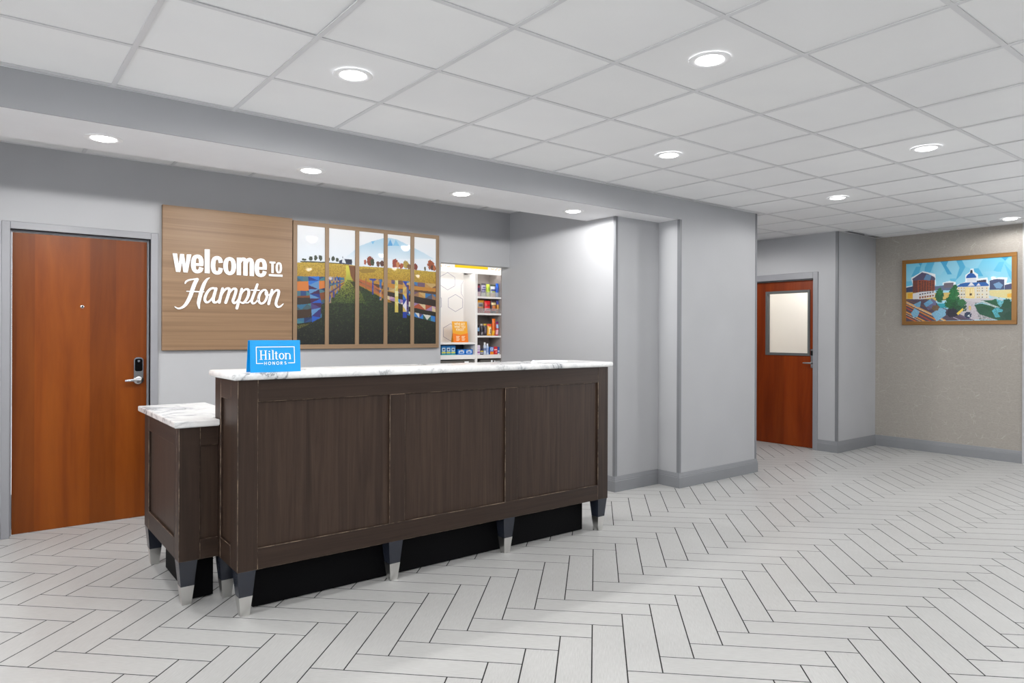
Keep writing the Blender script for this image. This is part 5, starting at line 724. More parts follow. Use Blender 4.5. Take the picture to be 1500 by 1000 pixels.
# ================================================================== FRONT DESK
YF = 3.59; DXa, DXb = 1.050, 3.722; DZ0, DZ1 = .236, 1.214; DYb = 4.005; RC = .017
dk = thing('front_desk', 'tall dark oak reception counter with three recessed panels', 'desk', ((DXa + DXb) / 2, (YF + DYb) / 2, 0))
obj('carcass', MB().box(DXa + RC, DXb - RC, YF + RC, DYb, DZ0 + .004, DZ1 - .001), 'desk_v', dk)
PX = [(1.151, 1.908), (2.010, 2.757), (2.861, 3.618)]; PZa, PZb = .346, 1.099
def edge(a): return a
for a, b in ((DXa, 1.151), (1.908, 2.010), (2.757, 2.861), (3.618, DXb)):
    z0, z1 = (DZ0, DZ1) if a in (DXa, 3.618) else (PZa, PZb)
    obj('stile', MB().box(a, b, YF, YF + RC + (.06 if a in (DXa, 3.618) else 0), z0, z1, .0018), 'desk_v', dk)
for z0, z1 in ((DZ0, PZa), (PZb, DZ1)): obj('rail', MB().box(1.1512, 3.6178, YF + .0003, YF + RC, z0, z1, .0018), 'desk_x', dk)
for a, b in PX: obj('panel', MB().box(a, b, YF + RC - .003, YF + RC + .004, PZa, PZb), 'desk_p', dk)
for sx, xo, xi in ((0, DXa, DXa + RC), (1, DXb, DXb - RC)):
    obj('stile', MB().box(xo, xi, YF + .0725, 3.712, DZ0, DZ1, .0018), 'desk_v', dk)
    obj('stile', MB().box(xo, xi, 3.897, DYb, DZ0, DZ1, .0018), 'desk_v', dk)
    for z0, z1 in ((DZ0, PZa + .004), (1.107, DZ1)): obj('rail', MB().box(xo + (.0003 if not sx else -.0003), xi, 3.7122, 3.8968, z0, z1, .0018), 'desk_y', dk)
    obj('panel', MB().box(xi - (.003 if not sx else -.003), xi, 3.712, 3.897, PZa + .004, 1.107), 'desk_p', dk)
obj('kickboard', MB().box(1.162, 3.565, 3.700, 3.94, 0.006, DZ0 + .003), 'black', dk)
def leg(parent, cx, cy, ztop):
    b = obj('leg', MB().taper(cx, cy, .104, ztop, .0335, .046), 'legblack', parent)
    obj('ferrule', MB().taper(cx, cy, .0015, .1038, .0225, .0340), 'steel', b, label='brushed steel leg tip')
for cx in (1.097, 1.952, 2.795, 3.668):
    leg(dk, cx, YF + .047, DZ0 + .002)
for cx in (1.097, 3.668): leg(dk, cx, DYb - .05, DZ0 + .002)

def slab(pts, z0, z1, r, drop=0):
    """stone slab from a convex-or-not outline (counter-clockwise) with an eased edge"""
    n = len(pts); P = [Vector(p) for p in pts]; C = []
    prof = [(r, z0), (r * .35, z0 + r * .5), (0, z0 + r * 1.2), (0, z1 - r), (r * .3, z1 - r * .3), (r, z1)]
    rings = []
    for d, z in prof:
        ring = []
        for i in range(n):
            a = (P[i] - P[i - 1]).normalized(); b = (P[(i + 1) % n] - P[i]).normalized(); na = Vector((-a.y, a.x)); nb = Vector((-b.y, b.x))
            o = na + nb; o = o / (o.length ** 2 / 2); q = P[i] + o * d; ring.append((q.x, q.y, z))
        rings.append(ring)
    vs = [v for r_ in rings for v in r_]; fs = []
    for j in range(len(prof) - 1):
        for i in range(n): k = (i + 1) % n; fs.append((j * n + i, j * n + k, (j + 1) * n + k, (j + 1) * n + i))
    fs.append(tuple(reversed(range(n)))); fs.append(tuple((len(prof) - 1) * n + i for i in range(n)))
    return MB().add(vs, fs)
def ccorner(x0, x1, y0, y1, r):
    pts = []
    for cx, cy, a0 in ((x0 + r, y0 + r, 180), (x1 - r, y0 + r, 270), (x1 - r, y1 - r, 0), (x0 + r, y1 - r, 90)):
        for k in range(5): a = math.radians(a0 + 22.5 * k); pts.append((cx + r * math.cos(a), cy + r * math.sin(a)))
    return pts
ct = obj('stone_worktop', slab(ccorner(1.018, 3.756, 3.560, 4.030, .022), 1.2142, 1.2505, .011), 'marble', loc=(2.387, 3.795, 1.2142), smooth=True)
tag(ct, 'long white veined marble slab topping the tall reception counter', 'worktop')

LZ0, LZ1 = .240, .952; LXa = .850; LYf = 3.930; LYb = 4.850
lo = thing('low_desk', 'lower dark oak side desk left of the tall counter', 'desk', (.95, 4.39, 0))
obj('carcass', MB().box(LXa + RC, 1.048, LYf + RC, LYb - .002, LZ0 + .004, LZ1 - .001).box(1.048, 1.195, DYb + .004, LYb - .002, LZ0 + .004, LZ1 - .001), 'desk_v', lo)
obj('stile', MB().box(LXa, .955, LYf, LYf + .06, LZ0, LZ1, .0018), 'desk_v', lo)
obj('rail', MB().box(.9552, 1.0485, LYf + .0003, LYf + RC, .849, LZ1, .0018), 'desk_x', lo)
obj('rail', MB().box(.9552, 1.0485, LYf + .0003, LYf + RC, LZ0, .347, .0018), 'desk_x', lo)
obj('panel', MB().box(.955, 1.0485, LYf + RC - .003, LYf + RC + .003, .347, .849), 'desk_p', lo)
obj('stile', MB().box(LXa, LXa + RC, LYf + .0605, 4.040, LZ0, LZ1, .0018), 'desk_v', lo)
obj('stile', MB().box(LXa, LXa + RC, 4.725, LYb, LZ0, LZ1, .0018), 'desk_v', lo)
obj('rail', MB().box(LXa + .0003, LXa + RC, 4.0402, 4.7248, .850, LZ1, .0018), 'desk_y', lo)
obj('rail', MB().box(LXa + .0003, LXa + RC, 4.0402, 4.7248, LZ0, .350, .0018), 'desk_y', lo)
obj('panel', MB().box(LXa + RC - .003, LXa + RC + .003, 4.040, 4.725, .350, .850), 'desk_p', lo)
obj('kickboard', MB().box(.935, 1.046, 4.02, 4.66, .006, LZ0 + .003), 'black', lo)
leg(lo, LXa + .047, LYf + .047, LZ0 + .002); leg(lo, LXa + .047, LYb - .055, LZ0 + .002)
pts = [(.822, 3.902), (1.0465, 3.902), (1.0465, 4.036), (1.226, 4.036), (1.226, 4.915), (.822, 4.915)]
lt = obj('stone_worktop', slab(pts, .9522, .9875, .006), 'marble', loc=(1.02, 4.4, .9522)); tag(lt, 'short white veined marble slab topping the lower side desk', 'worktop')

# ---------------------------------------------------------------- blue card on the counter
CZ = 1.2507
cd = thing('counter_card', 'bright blue folded card with white lettering on the tall counter', 'sign', (1.247, 3.64, CZ))
x0, x1, z1 = 1.115, 1.379, 1.417
m = MB()
def leaf(m, ya, yb, t):
    vs = [(x0, ya, CZ), (x1, ya, CZ), (x1, yb, z1), (x0, yb, z1), (x0, ya + t, CZ), (x1, ya + t, CZ), (x1, yb + t, z1), (x0, yb + t, z1)]
    m.add(vs, [(0, 1, 2, 3), (7, 6, 5, 4), (4, 5, 1, 0), (5, 6, 2, 1), (6, 7, 3, 2), (7, 4, 0, 3)])
obj('front_leaf', (lambda q: (leaf(q, 3.600, 3.614, .003), q)[1])(MB()), 'blue', cd)
obj('rear_leaf', (lambda q: (leaf(q, 3.668, 3.640, .003), q)[1])(MB()), 'blue', cd)
obj('spine', MB().box(x0 + .001, x1 - .001, 3.6172, 3.640, z1 - .003, z1 - .0005), 'blue', cd)
# lettering: printed strokes lying on the front leaf
def card_y(z): return 3.600 + (z - CZ) / (z1 - CZ) * .014 - .0006
pr = MB()
def strip_(ax, az, bx_, bz, w_):
    d = np.array((bx_ - ax, bz - az)); L_ = np.linalg.norm(d); d = d / L_; n = np.array((-d[1], d[0])) * w_ / 2
    q = [(ax + n[0], az + n[1]), (ax - n[0], az - n[1]), (bx_ - n[0], bz - n[1]), (bx_ + n[0], bz + n[1])]
    pr.add([(x, card_y(z), z) for x, z in q], [(0, 1, 2, 3)])
def arc_(cx, cz, rx, rz, a0, a1, w_, n=14, thin=1.0):
    A = [math.radians(a0 + (a1 - a0) * i / n) for i in range(n + 1)]; v = []
    for a in A:
        ww = w_ * (thin + (1 - thin) * abs(math.cos(a)))
        for s in (.5, -.5): v.append((cx + (rx + s * ww) * math.cos(a), cz + (rz + s * ww) * math.sin(a)))
    pr.add([(x, card_y(z), z) for x, z in v], [(2 * i + 2, 2 * i, 2 * i + 1, 2 * i + 3) if True else () for i in range(n)])
fw_ = .0036
bxs = (1.1465, 1.3465, 1.2965, 1.3815)
strip_(bxs[0] - fw_ / 2, bxs[3], bxs[1] + fw_ / 2, bxs[3], fw_); strip_(bxs[0], bxs[3], bxs[0], bxs[2] - fw_ / 2, fw_); strip_(bxs[1], bxs[3], bxs[1], bxs[2] - fw_ / 2, fw_)
strip_(bxs[0], bxs[2], 1.181, bxs[2], fw_); strip_(1.311, bxs[2], bxs[1], bxs[2], fw_)
zb, zh, zx = 1.3155, 1.3640, 1.3490      # baseline, cap height, x height
sw, tn = .0066, .0026
def serif(x, z, w_): strip_(x - w_ / 2, z, x + w_ / 2, z, tn)
for xx in (1.1705, 1.1945):
    strip_(xx, zb, xx, zh, sw); serif(xx, zb + tn / 2, .0145); serif(xx, zh - tn / 2, .0145)
strip_(1.1705, 1.340, 1.1945, 1.340, tn * 1.2)
strip_(1.2140, zb, 1.2140, zx, sw); serif(1.2140, zb + tn / 2, .0135); serif(1.2115, zx - tn / 2, .0075); arc_(1.2140, 1.3585, .0018, .0018, 0, 360, .0036)
strip_(1.2320, zb, 1.2320, zh + .001, sw); serif(1.2320, zb + tn / 2, .0135); serif(1.2295, zh, .0075)
strip_(1.2490, zb + .004, 1.2490, 1.3575, sw); serif(1.2490, zx - tn / 2, .0170); arc_(1.2545, zb + .0055, .0055, .0045, 180, 320, .0036)
arc_(1.2775, (zb + zx) / 2, .0112, .0150, 0, 360, .0062, 22, .5)
strip_(1.3000, zb, 1.3000, zx, sw); serif(1.3000, zb + tn / 2, .0125); serif(1.2975, zx - tn / 2, .007)
arc_(1.3115, zx - .0105, .0105, .0085, 0, 170, .0045, 14, .6); strip_(1.3220, zb, 1.3220, zx - .009, sw); serif(1.3220, zb + tn / 2, .0125)
hz0, hz1, hw_ = 1.2885, 1.3050, .0027; hm = (hz0 + hz1) / 2; hh = (hz1 - hz0) / 2
xx = 1.1925; strip_(xx - .005, hz0, xx - .005, hz1, hw_); strip_(xx + .005, hz0, xx + .005, hz1, hw_); strip_(xx - .005, hm, xx + .005, hm, hw_)
arc_(1.2135, hm, .0068, hh - .001, 0, 360, hw_, 20)
xx = 1.2350; strip_(xx - .005, hz0, xx - .005, hz1, hw_); strip_(xx + .005, hz0, xx + .005, hz1, hw_); strip_(xx - .005, hz1, xx + .005, hz0, hw_)
arc_(1.2565, hm, .0068, hh - .001, 0, 360, hw_, 20)
xx = 1.2760; strip_(xx - .004, hz0, xx - .004, hz1, hw_); strip_(xx - .004, hz1 - hw_ / 2, xx + .001, hz1 - hw_ / 2, hw_); strip_(xx - .004, hm, xx + .001, hm, hw_); arc_(xx + .001, (hm + hz1 - hw_ / 2) / 2, .0035, .0033, -90, 90, hw_, 8); strip_(xx, hm, xx + .0045, hz0, hw_)
xx = 1.2975; arc_(xx, hm + .0035, .0040, .0036, 40, 270, hw_, 10); arc_(xx, hm - .0037, .0040, .0036, 90, -140, hw_, 10)
obj('lettering', pr, 'print_white', cd, label='white serif lettering in a thin open box')

# white papers lying near the back edge of the counter
pp = MB()
vs = []
ps = obj('paper_stack', MB().box(3.33, 3.54, 3.84, 3.99, 1.2507, 1.2555), 'print_white', loc=(3.435, 3.915, 1.2507)); tag(ps, 'low stack of white paper at the right end of the tall counter', 'paper')
tp = obj('paper_tent', MB().add([(3.155, 3.78, 1.2507), (3.185, 3.78, 1.2507), (3.185, 3.81, 1.2507), (3.155, 3.81, 1.2507), (3.170, 3.782, 1.266), (3.170, 3.808, 1.266)], [(3, 2, 1, 0), (0, 1, 4), (2, 3, 5), (1, 2, 5, 4), (3, 0, 4, 5)]), 'print_white', loc=(3.17, 3.795, 1.2507)); tag(tp, 'tiny white folded paper tent left of the paper stack', 'paper')

# ================================================================== SNACK SHELVES in the niche
UY = 6.140; UB = 6.370
su = thing('snack_shelf', 'white built-in snack shelving unit seen through the wall opening', 'shelf', (4.13, 6.26, 0))
UX0, UX1 = 3.52, 4.655
obj('back_panel', MB().box(UX0, 4.298, UB, UB + .02, 1.35, 2.20), 'shelfwhite', su)
obj('back_panel', MB().box(4.327, UX1, UB, UB + .02, 0.02, 2.20), 'shelfback', su)
obj('back_panel', MB().box(UX0, 4.298, UB, UB + .02, .02, 1.342), 'shelfdark', su)
obj('side_panel', MB().box(UX0, UX0 + .02, UY, UB, 0.02, 2.2), 'shelfwhite', su)
obj('divider', MB().box(4.298, 4.327, UY, UB + .02, .02, 2.112, .001), 'shelfwhite', su)
obj('side_panel', MB().box(UX1 - .006, UX1 + .003, UY + .002, UB, .02, 2.2), 'shelfback', su)
hd = obj('header', MB().box(UX0 + .02, UX1 - .006, UY, UY + .02, 2.112, 2.235), 'lightbox', su, label='backlit white header with yellow print')
obj('header_band', MB().box(4.03, 4.463, UY - .002, UY, 2.164, 2.194), 'yellow', hd)
_r3 = random.Random(3); om = MB()
for k in range(46):
    x = _r3.uniform(3.78, 4.03) if k < 24 else _r3.uniform(4.475, 4.645)
    z = _r3.uniform(2.162, 2.196); om.box(x, x + _r3.uniform(.004, .012), UY - .0012, UY, z, z + _r3.uniform(.003, .006))
obj('header_pattern', om, 'orange', hd)['kind'] = 'stuff'
for z1_, nm in ((1.866, 0), (1.684, 0), (1.436, 0), (1.227, 1)):
    obj('shelf_board', MB().box(4.327, UX1 - .006, UY, UB, z1_ - (.020 if not nm else .042), z1_, .001), 'shelfwhite', su)
obj('shelf_board', MB().box(UX0 + .02, 4.298, UY, UB, 1.342, 1.364, .001), 'shelfwhite', su)
obj('shelf_board', MB().box(UX0 + .02, 4.298, UY, UB, 1.182, 1.230, .001), 'shelfwhite', su)
obj('top_board', MB().box(UX0 + .02, 4.298, UY + .02, UB, 2.150, 2.170).box(4.327, UX1 - .006, UY + .02, UB, 2.150, 2.170), 'shelfwhite', su)
ls = obj('led_strip', MB().box(UX0 + .03, 4.29, UY + .024, UY + .036, 2.142, 2.1495).box(4.335, UX1 - .012, UY + .024, UY + .036, 2.142, 2.1495), 'led', su)
for z in (1.866, 1.684): obj('bin_lip', MB().box(4.328, UX1 - .007, UY + .004, UY + .0065, z + .0005, z + .055), 'acrylic', su)
# outlined hexagons on the white back
def hexline(cx, cz, r, w_=.0035):
    hx = MB()
    P = [(cx + r * math.cos(math.radians(90 + 60 * i)), cz + r * .88 * math.sin(math.radians(90 + 60 * i))) for i in range(6)]
    for i in range(6):
        a, b = np.array(P[i]), np.array(P[(i + 1) % 6]); d = (b - a) / np.linalg.norm(b - a); n = np.array((-d[1], d[0])) * w_ / 2; a = a - d * w_ * .3; b = b + d * w_ * .3
        q = [a + n, a - n, b - n, b + n]
        if max(p[0] for p in q) > 4.297: 
            q = [np.array((min(p[0], 4.297), p[1])) for p in q]
        if min(p[0] for p in q) < 4.2965: hx.add([(p[0], UB - .0008, p[1]) for p in q], [(0, 1, 2, 3)])
    obj('hexagon_outline', hx, 'purple', su)
for cx, cz, r in ((4.086, 2.032, .108), (4.189, 1.796, .108), (4.126, 1.472, .108), (3.912, 1.796, .108), (4.36, 1.953, .108), (3.80, 2.032, .108), (3.84, 1.472, .108)): hexline(cx, cz, r)
# cooler fronts below
for a, b in ((UX0 + .02, 4.285), (4.372, UX1 - .006)):
    cf = obj('cooler_front', MB().box(a, b, UY + .004, UY + .03, .05, 1.170), 'charcoal', su)
    mk = MB(); r = random.Random(int(a * 100))
    if a < 4: rows = [(4.16, 4.215, 1.128, 1.158), (3.93, 3.955, 1.088, 1.104), (3.968, 3.985, 1.088, 1.106), (4.05, 4.085, 1.09, 1.118), (4.10, 4.115, 1.09, 1.108), (3.93, 4.08, 1.132, 1.137)]
    else: rows = [(4.395, 4.40, 1.10, 1.13), (4.42, 4.45, 1.10, 1.125), (4.465, 4.485, 1.10, 1.13), (4.515, 4.535, 1.10, 1.165), (4.56, 4.572, 1.10, 1.16), (4.585, 4.61, 1.10, 1.13), (4.62, 4.64, 1.10, 1.125), (4.58, 4.64, 1.148, 1.152)]
    for q in rows: mk.box(q[0], q[1], UY + .003, UY + .004, q[2], q[3])
    obj('cooler_print', mk, 'print_white', cf)['kind'] = 'stuff'
structure(obj('wall_niche', MB().box(3.3, XA, UB + .03, UB + .06, 0, 2.9).box(3.3, XA, YW + .12, UB + .03, 2.24, 2.28).box(3.3, 3.33, YW + .12, UB + .03, 0, 2.24), 'wall'))

# snack bags and boxes
def painted_mesh(name, vs, fs, cols, loc, smooth):
    me = bpy.data.meshes.new(name); me.from_pydata(vs, [], fs); at = me.color_attributes.new('print', 'FLOAT_COLOR', 'POINT')
    at.data.foreach_set('color', np.array([[lin(c) for c in k] + [1.] for k in cols], np.float32).reshape(-1)); me.materials.append(MT['pack'])
    if smooth:
        for p in me.polygons: p.use_smooth = True
    o = link(name, me); o.location = loc; return o
def pick(spec, u, v):
    """spec: base colour then (u0,u1,v0,v1,colour) patches; v runs up"""
    c = spec[0]
    for u0, u1, v0, v1, k in spec[1:]:
        if u0 <= u <= u1 and v0 <= v <= v1: c = k
    return c
def bag(name, xa, xb, z0, z1_, spec, y=6.185, d=.045, lean=.0):
    nx, nz = 10, 18; vs, cs, fs = [], [], []; w_ = xb - xa - .003; h = z1_ - z0
    for side in (-1, 1):
        for j in range(nz + 1):
            v = j / nz; prof = max(0, math.sin(math.pi * min(1, max(0, (v - .05) / .9)))) ** .55
            for i in range(nx + 1):
                u = i / nx; b = max(0, math.sin(math.pi * u)) ** .6 * prof
                x = (u - .5) * w_ * (1 - .07 * math.sin(math.pi * v)); zz = v * h + (.0016 * (i % 2) if j in (0, nz) else 0)
                vs.append((x, side * (d / 2 * b + .0005) + lean * v, zz)); cs.append(pick(spec, u, v))
    N = (nx + 1) * (nz + 1)
    for s in (0, 1):
        for j in range(nz):
            for i in range(nx):
                a = s * N + j * (nx + 1) + i; q = (a, a + 1, a + nx + 2, a + nx + 1); fs.append(q if s == 0 else q[::-1])
    return painted_mesh(name, vs, fs, cs, ((xa + xb) / 2, y, z0), True)
def carton(name, xa, xb, z0, z1_, spec, y=6.165, d=.06):
    nx, nz = 10, 14; vs, cs, fs = [], [], []; w_ = xb - xa - .002; h = z1_ - z0
    for j in range(nz + 1):
        for i in range(nx + 1): vs.append(((i / nx - .5) * w_, 0, j / nz * h)); cs.append(pick(spec, i / nx, j / nz))
    for j in range(nz):
        for i in range(nx): a = j * (nx + 1) + i; fs.append((a, a + 1, a + nx + 2, a + nx + 1))
    k = len(vs); base = spec[0]
    vs += [(-w_ / 2, 0, 0), (w_ / 2, 0, 0), (w_ / 2, 0, h), (-w_ / 2, 0, h), (-w_ / 2, d, 0), (w_ / 2, d, 0), (w_ / 2, d, h), (-w_ / 2, d, h)]; cs += [base] * 8
    fs += [(k + 5, k + 4, k + 7, k + 6), (k, k + 4, k + 5, k + 1), (k + 1, k + 5, k + 6, k + 2), (k + 2, k + 6, k + 7, k + 3), (k + 3, k + 7, k + 4, k)]
    return painted_mesh(name, vs, fs, cs, ((xa + xb) / 2, y, z0), False)
def tube(name, xa, xb, z0, z1_, spec, y=6.18):
    n, nz = 20, 14; vs, cs, fs = [], [], []; r = (xb - xa) / 2 - .001; h = z1_ - z0
    for j in range(nz + 1):
        v = j / nz; rr = r * (1 if v < .78 else .72 if v < .84 else .62)
        for i in range(n): a = 2 * math.pi * i / n - math.pi / 2; vs.append((rr * math.cos(a), rr * math.sin(a), v * h)); cs.append(pick(spec, i / n, v))
    for j in range(nz):
        for i in range(n): k = (i + 1) % n; fs.append((j * n + i, j * n + k, (j + 1) * n + k, (j + 1) * n + i))
    fs.append(tuple(reversed(range(n)))); fs.append(tuple(nz * n + i for i in range(n)))
    return painted_mesh(name, vs, fs, cs, ((xa + xb) / 2, y, z0), True)
W_ = (240, 240, 242); K_ = (30, 28, 34)
G1 = 'snacks on the top shelf'; zs = 1.8665
tag(bag('snack_bag', 4.352, 4.396, zs, 2.006, [(70, 40, 90), (0, 1, .0, .35, (214, 170, 180)), (0, 1, .86, 1, (60, 30, 40)), (0, .5, .7, .86, (150, 60, 70))]), 'dark purple snack bag at the left end of the top shelf', 'snack bag', G1)
tag(bag('snack_bag', 4.406, 4.468, zs, 2.014, [(196, 190, 214), (0, 1, .3, .44, (70, 70, 130)), (.1, .9, .5, .6, (70, 60, 120)), (.2, .8, .66, .74, (90, 80, 140)), (0, 1, .88, 1, (80, 76, 90)), (0, 1, 0, .28, (214, 220, 206))]), 'pale lilac snack bag with violet stripes on the top shelf', 'snack bag', G1)
tag(bag('snack_bag', 4.472, 4.524, zs, 2.008, [(206, 226, 80), (.3, .8, .45, .75, (150, 190, 30)), (0, 1, 0, .3, (224, 230, 160))]), 'lime green snack bag on the top shelf', 'snack bag', G1)
tag(bag('snack_bag', 4.530, 4.602, zs, 2.006, [(224, 226, 236), (.1, .9, .5, .66, (60, 70, 140)), (.2, .7, .36, .46, (180, 190, 60)), (0, 1, .86, 1, (70, 80, 60)), (0, 1, 0, .3, (226, 200, 180))]), 'white snack bag with a blue band on the top shelf', 'snack bag', G1)
tag(bag('snack_bag', 4.604, 4.646, zs, 2.022, [(30, 100, 214), (.2, .6, .35, .7, (16, 60, 160)), (0, 1, 0, .3, (150, 180, 226)), (.7, 1, .3, .6, (200, 220, 240))]), 'bright blue snack bag at the right end of the top shelf', 'snack bag', G1)
G2 = 'snacks on the second shelf'; zs = 1.6845
tag(bag('snack_bag', 4.336, 4.444, zs, 1.828, [(216, 156, 60), (.2, .85, .5, .8, (150, 150, 150)), (.3, .7, .55, .7, (90, 90, 100)), (0, 1, 0, .4, (170, 96, 80)), (0, 1, .9, 1, (190, 130, 40))]), 'orange snack bag at the left end of the second shelf', 'snack bag', G2)
tag(bag('snack_bag', 4.447, 4.535, zs, 1.822, [(214, 34, 40), (.2, .9, .6, .7, (150, 10, 20)), (.1, .9, .2, .42, (226, 150, 160)), (.3, .6, .28, .36, (90, 30, 50))]), 'red snack bag on the second shelf', 'snack bag', G2)
tag(bag('snack_bag', 4.537, 4.615, zs, 1.834, [(74, 58, 60), (.05, .85, .66, .82, (226, 206, 150)), (.2, .7, .35, .6, (206, 120, 60)), (.1, .9, .2, .34, (190, 80, 70))]), 'dark brown snack bag with cream letters on the second shelf', 'snack bag', G2)
tag(bag('snack_bag', 4.614, 4.647, zs, 1.830, [(210, 150, 60), (0, 1, .7, 1, (60, 70, 150)), (0, 1, 0, .3, (170, 110, 60))]), 'narrow blue and amber bag at the right end of the second shelf', 'snack bag', G2)
G3 = 'snacks on the third shelf'; zs = 1.4365
tag(bag('snack_bag', 4.334, 4.386, zs, 1.553, [(40, 36, 44), (.15, .9, .4, .75, (140, 180, 220)), (0, 1, 0, .2, (90, 66, 66))]), 'black bag with a pale blue label at the left end of the third shelf', 'snack bag', G3)
tag(bag('snack_bag', 4.390, 4.434, zs, 1.566, [(48, 44, 52), (.2, .8, .85, 1, (200, 190, 180)), (.3, .7, .1, .3, (170, 166, 170))]), 'black snack pouch with a pale top on the third shelf', 'snack bag', G3)
tag(bag('snack_bag', 4.437, 4.482, zs, 1.568, [(62, 54, 62), (0, 1, .86, 1, (206, 170, 60)), (.2, .6, .2, .6, (100, 90, 104))]), 'charcoal snack pouch with a yellow top on the third shelf', 'snack bag', G3)
tag(bag('snack_bag', 4.486, 4.552, zs, 1.566, [(236, 170, 50), (0, 1, .8, 1, (226, 84, 40)), (.3, .75, .15, .7, (244, 226, 190)), (.45, .6, .2, .6, (110, 60, 30))]), 'amber snack bag with an orange top on the third shelf', 'snack bag', G3)
tag(bag('snack_bag', 4.555, 4.604, zs, 1.626, [(230, 110, 24), (.3, .8, .3, .75, (200, 80, 20)), (0, .5, 0, .3, (236, 180, 50))]), 'tall orange snack bag on the third shelf', 'snack bag', G3)
tag(bag('snack_bag', 4.606, 4.647, zs, 1.594, [(200, 40, 50), (.1, .8, .55, .8, (150, 190, 230)), (0, 1, .1, .4, (226, 180, 190)), (0, 1, .88, 1, (120, 30, 110))]), 'red snack bag with a pale blue spot on the third shelf', 'snack bag', G3)
G4 = 'sundries on the fourth shelf'; zs = 1.2275
tag(carton('small_box', 4.332, 4.380, zs, 1.333, [(222, 206, 226), (.2, .9, .2, .35, (150, 60, 150)), (.1, .9, .5, .56, (180, 150, 196))]), 'lilac carton at the left end of the fourth shelf', 'box', G4)
tag(tube('small_bottle', 4.388, 4.434, zs, 1.296, [(40, 44, 70), (0, 1, .5, .62, (216, 190, 60)), (0, 1, .2, .34, (200, 200, 210))]), 'squat dark bottle with a yellow band on the fourth shelf', 'bottle', G4)
tag(tube('small_bottle', 4.436, 4.470, zs, 1.362, [(206, 216, 230), (0, 1, .8, 1, W_), (0, 1, .3, .5, (110, 130, 170))]), 'taller white bottle on the fourth shelf', 'bottle', G4)
tag(tube('small_bottle', 4.472, 4.506, zs, 1.349, [(180, 196, 222), (0, 1, .82, 1, (230, 232, 240)), (0, 1, .2, .6, (140, 160, 206))]), 'pale blue bottle beside the taller white one', 'bottle', G4)
tag(carton('small_box', 4.516, 4.566, zs, 1.311, [(60, 120, 200), (0, 1, 0, .42, (236, 140, 40)), (.2, .8, .55, .9, (220, 230, 244)), (.35, .65, .6, .8, (40, 70, 150))]), 'blue and orange carton on the fourth shelf', 'box', G4)
tag(carton('small_box', 4.570, 4.618, zs, 1.314, [(204, 34, 40), (.1, .9, .55, .66, (240, 200, 200)), (.5, .9, .15, .4, (236, 130, 130))]), 'red carton on the fourth shelf', 'box', G4)
tag(carton('small_box', 4.622, 4.648, zs, 1.310, [(50, 90, 170), (0, 1, .3, .5, (200, 214, 236)), (0, 1, 0, .2, (220, 220, 210))]), 'narrow blue carton at the right end of the fourth shelf', 'box', G4)
G5 = 'cartons in the low cubby'; zs = 1.2305
for k, (xa, xb, nm) in enumerate(((3.880, 3.938, 'left'), (3.940, 3.998, 'middle'), (4.000, 4.058, 'right'))):
    tag(carton('small_box', xa, xb, zs, 1.330, [(24, 124, 184), (0, 1, .85, 1, (20, 90, 150)), (.15, .85, .42, .72, (224, 232, 236)), (.3, .7, .5, .66, (60, 90, 130)), (.1, .9, .18, .3, (220, 214, 60)), (0, 1, 0, .14, (60, 160, 150))]), nm + ' one of the three tall teal cartons in the low cubby', 'box', G5)
for k, (xa, xb, nm) in enumerate(((4.086, 4.182, 'left'), (4.186, 4.280, 'right'))):
    tag(carton('small_box', xa, xb, zs, 1.288, [(22, 110, 196), (.2, .85, .25, .75, (230, 236, 244)), (.3, .7, .35, .6, (40, 110, 190)), (.45, .65, .75, .9, (236, 190, 50))]), nm + ' one of the two low blue cartons in the low cubby', 'box', G5)
# orange counter card on the hexagon shelf
zs = 1.3645
pc = thing('shelf_card', 'orange and amber card standing on the shelf before the hexagons', 'sign', (4.129, 6.19, zs))
w0, w1, hgt = 4.032, 4.226, .225
def pcard(name, pts, mat_col, yoff):
    m = MB(); n = len(pts)
    def yy(z): return 6.168 + (z - zs) / hgt * .03 - yoff
    m.add([(x, yy(z), z) for x, z in pts], [tuple(range(n))]); return m
MT['amber'] = plain('amber_card', rgb(236, 166, 40), .45, var=.01); MT['dorange'] = plain('orange_card', rgb(238, 122, 16), .45, var=.01); MT['cream'] = plain('cream_lettering', rgb(250, 238, 206), .5, var=.005)
q = MB(); vs = [(w0, 6.168, zs), (w1, 6.168, zs), (w1, 6.198, zs + hgt), (w0, 6.198, zs + hgt), (w0, 6.171, zs), (w1, 6.171, zs), (w1, 6.201, zs + hgt), (w0, 6.201, zs + hgt)]
q.add(vs, [(0, 1, 2, 3), (7, 6, 5, 4), (4, 5, 1, 0), (5, 6, 2, 1), (6, 7, 3, 2), (7, 4, 0, 3)])
fl = obj('card_leaf', q, 'amber', pc)
obj('card_foot', MB().add([(4.06, 6.199, zs + hgt * .9), (4.20, 6.199, zs + hgt * .9), (4.20, 6.255, zs), (4.06, 6.255, zs), (4.06, 6.202, zs + hgt * .9), (4.20, 6.202, zs + hgt * .9), (4.20, 6.258, zs), (4.06, 6.258, zs)], [(0, 1, 2, 3), (7, 6, 5, 4), (0, 4, 5, 1), (1, 5, 6, 2), (2, 6, 7, 3), (3, 7, 4, 0)]), 'amber', pc)
obj('lower_print', pcard('lower', [(w0, zs), (w1, zs), (w1, zs + .098), ((w0 + w1) / 2, zs + .08), (w0, zs + .098)], None, .0005), 'dorange', fl)
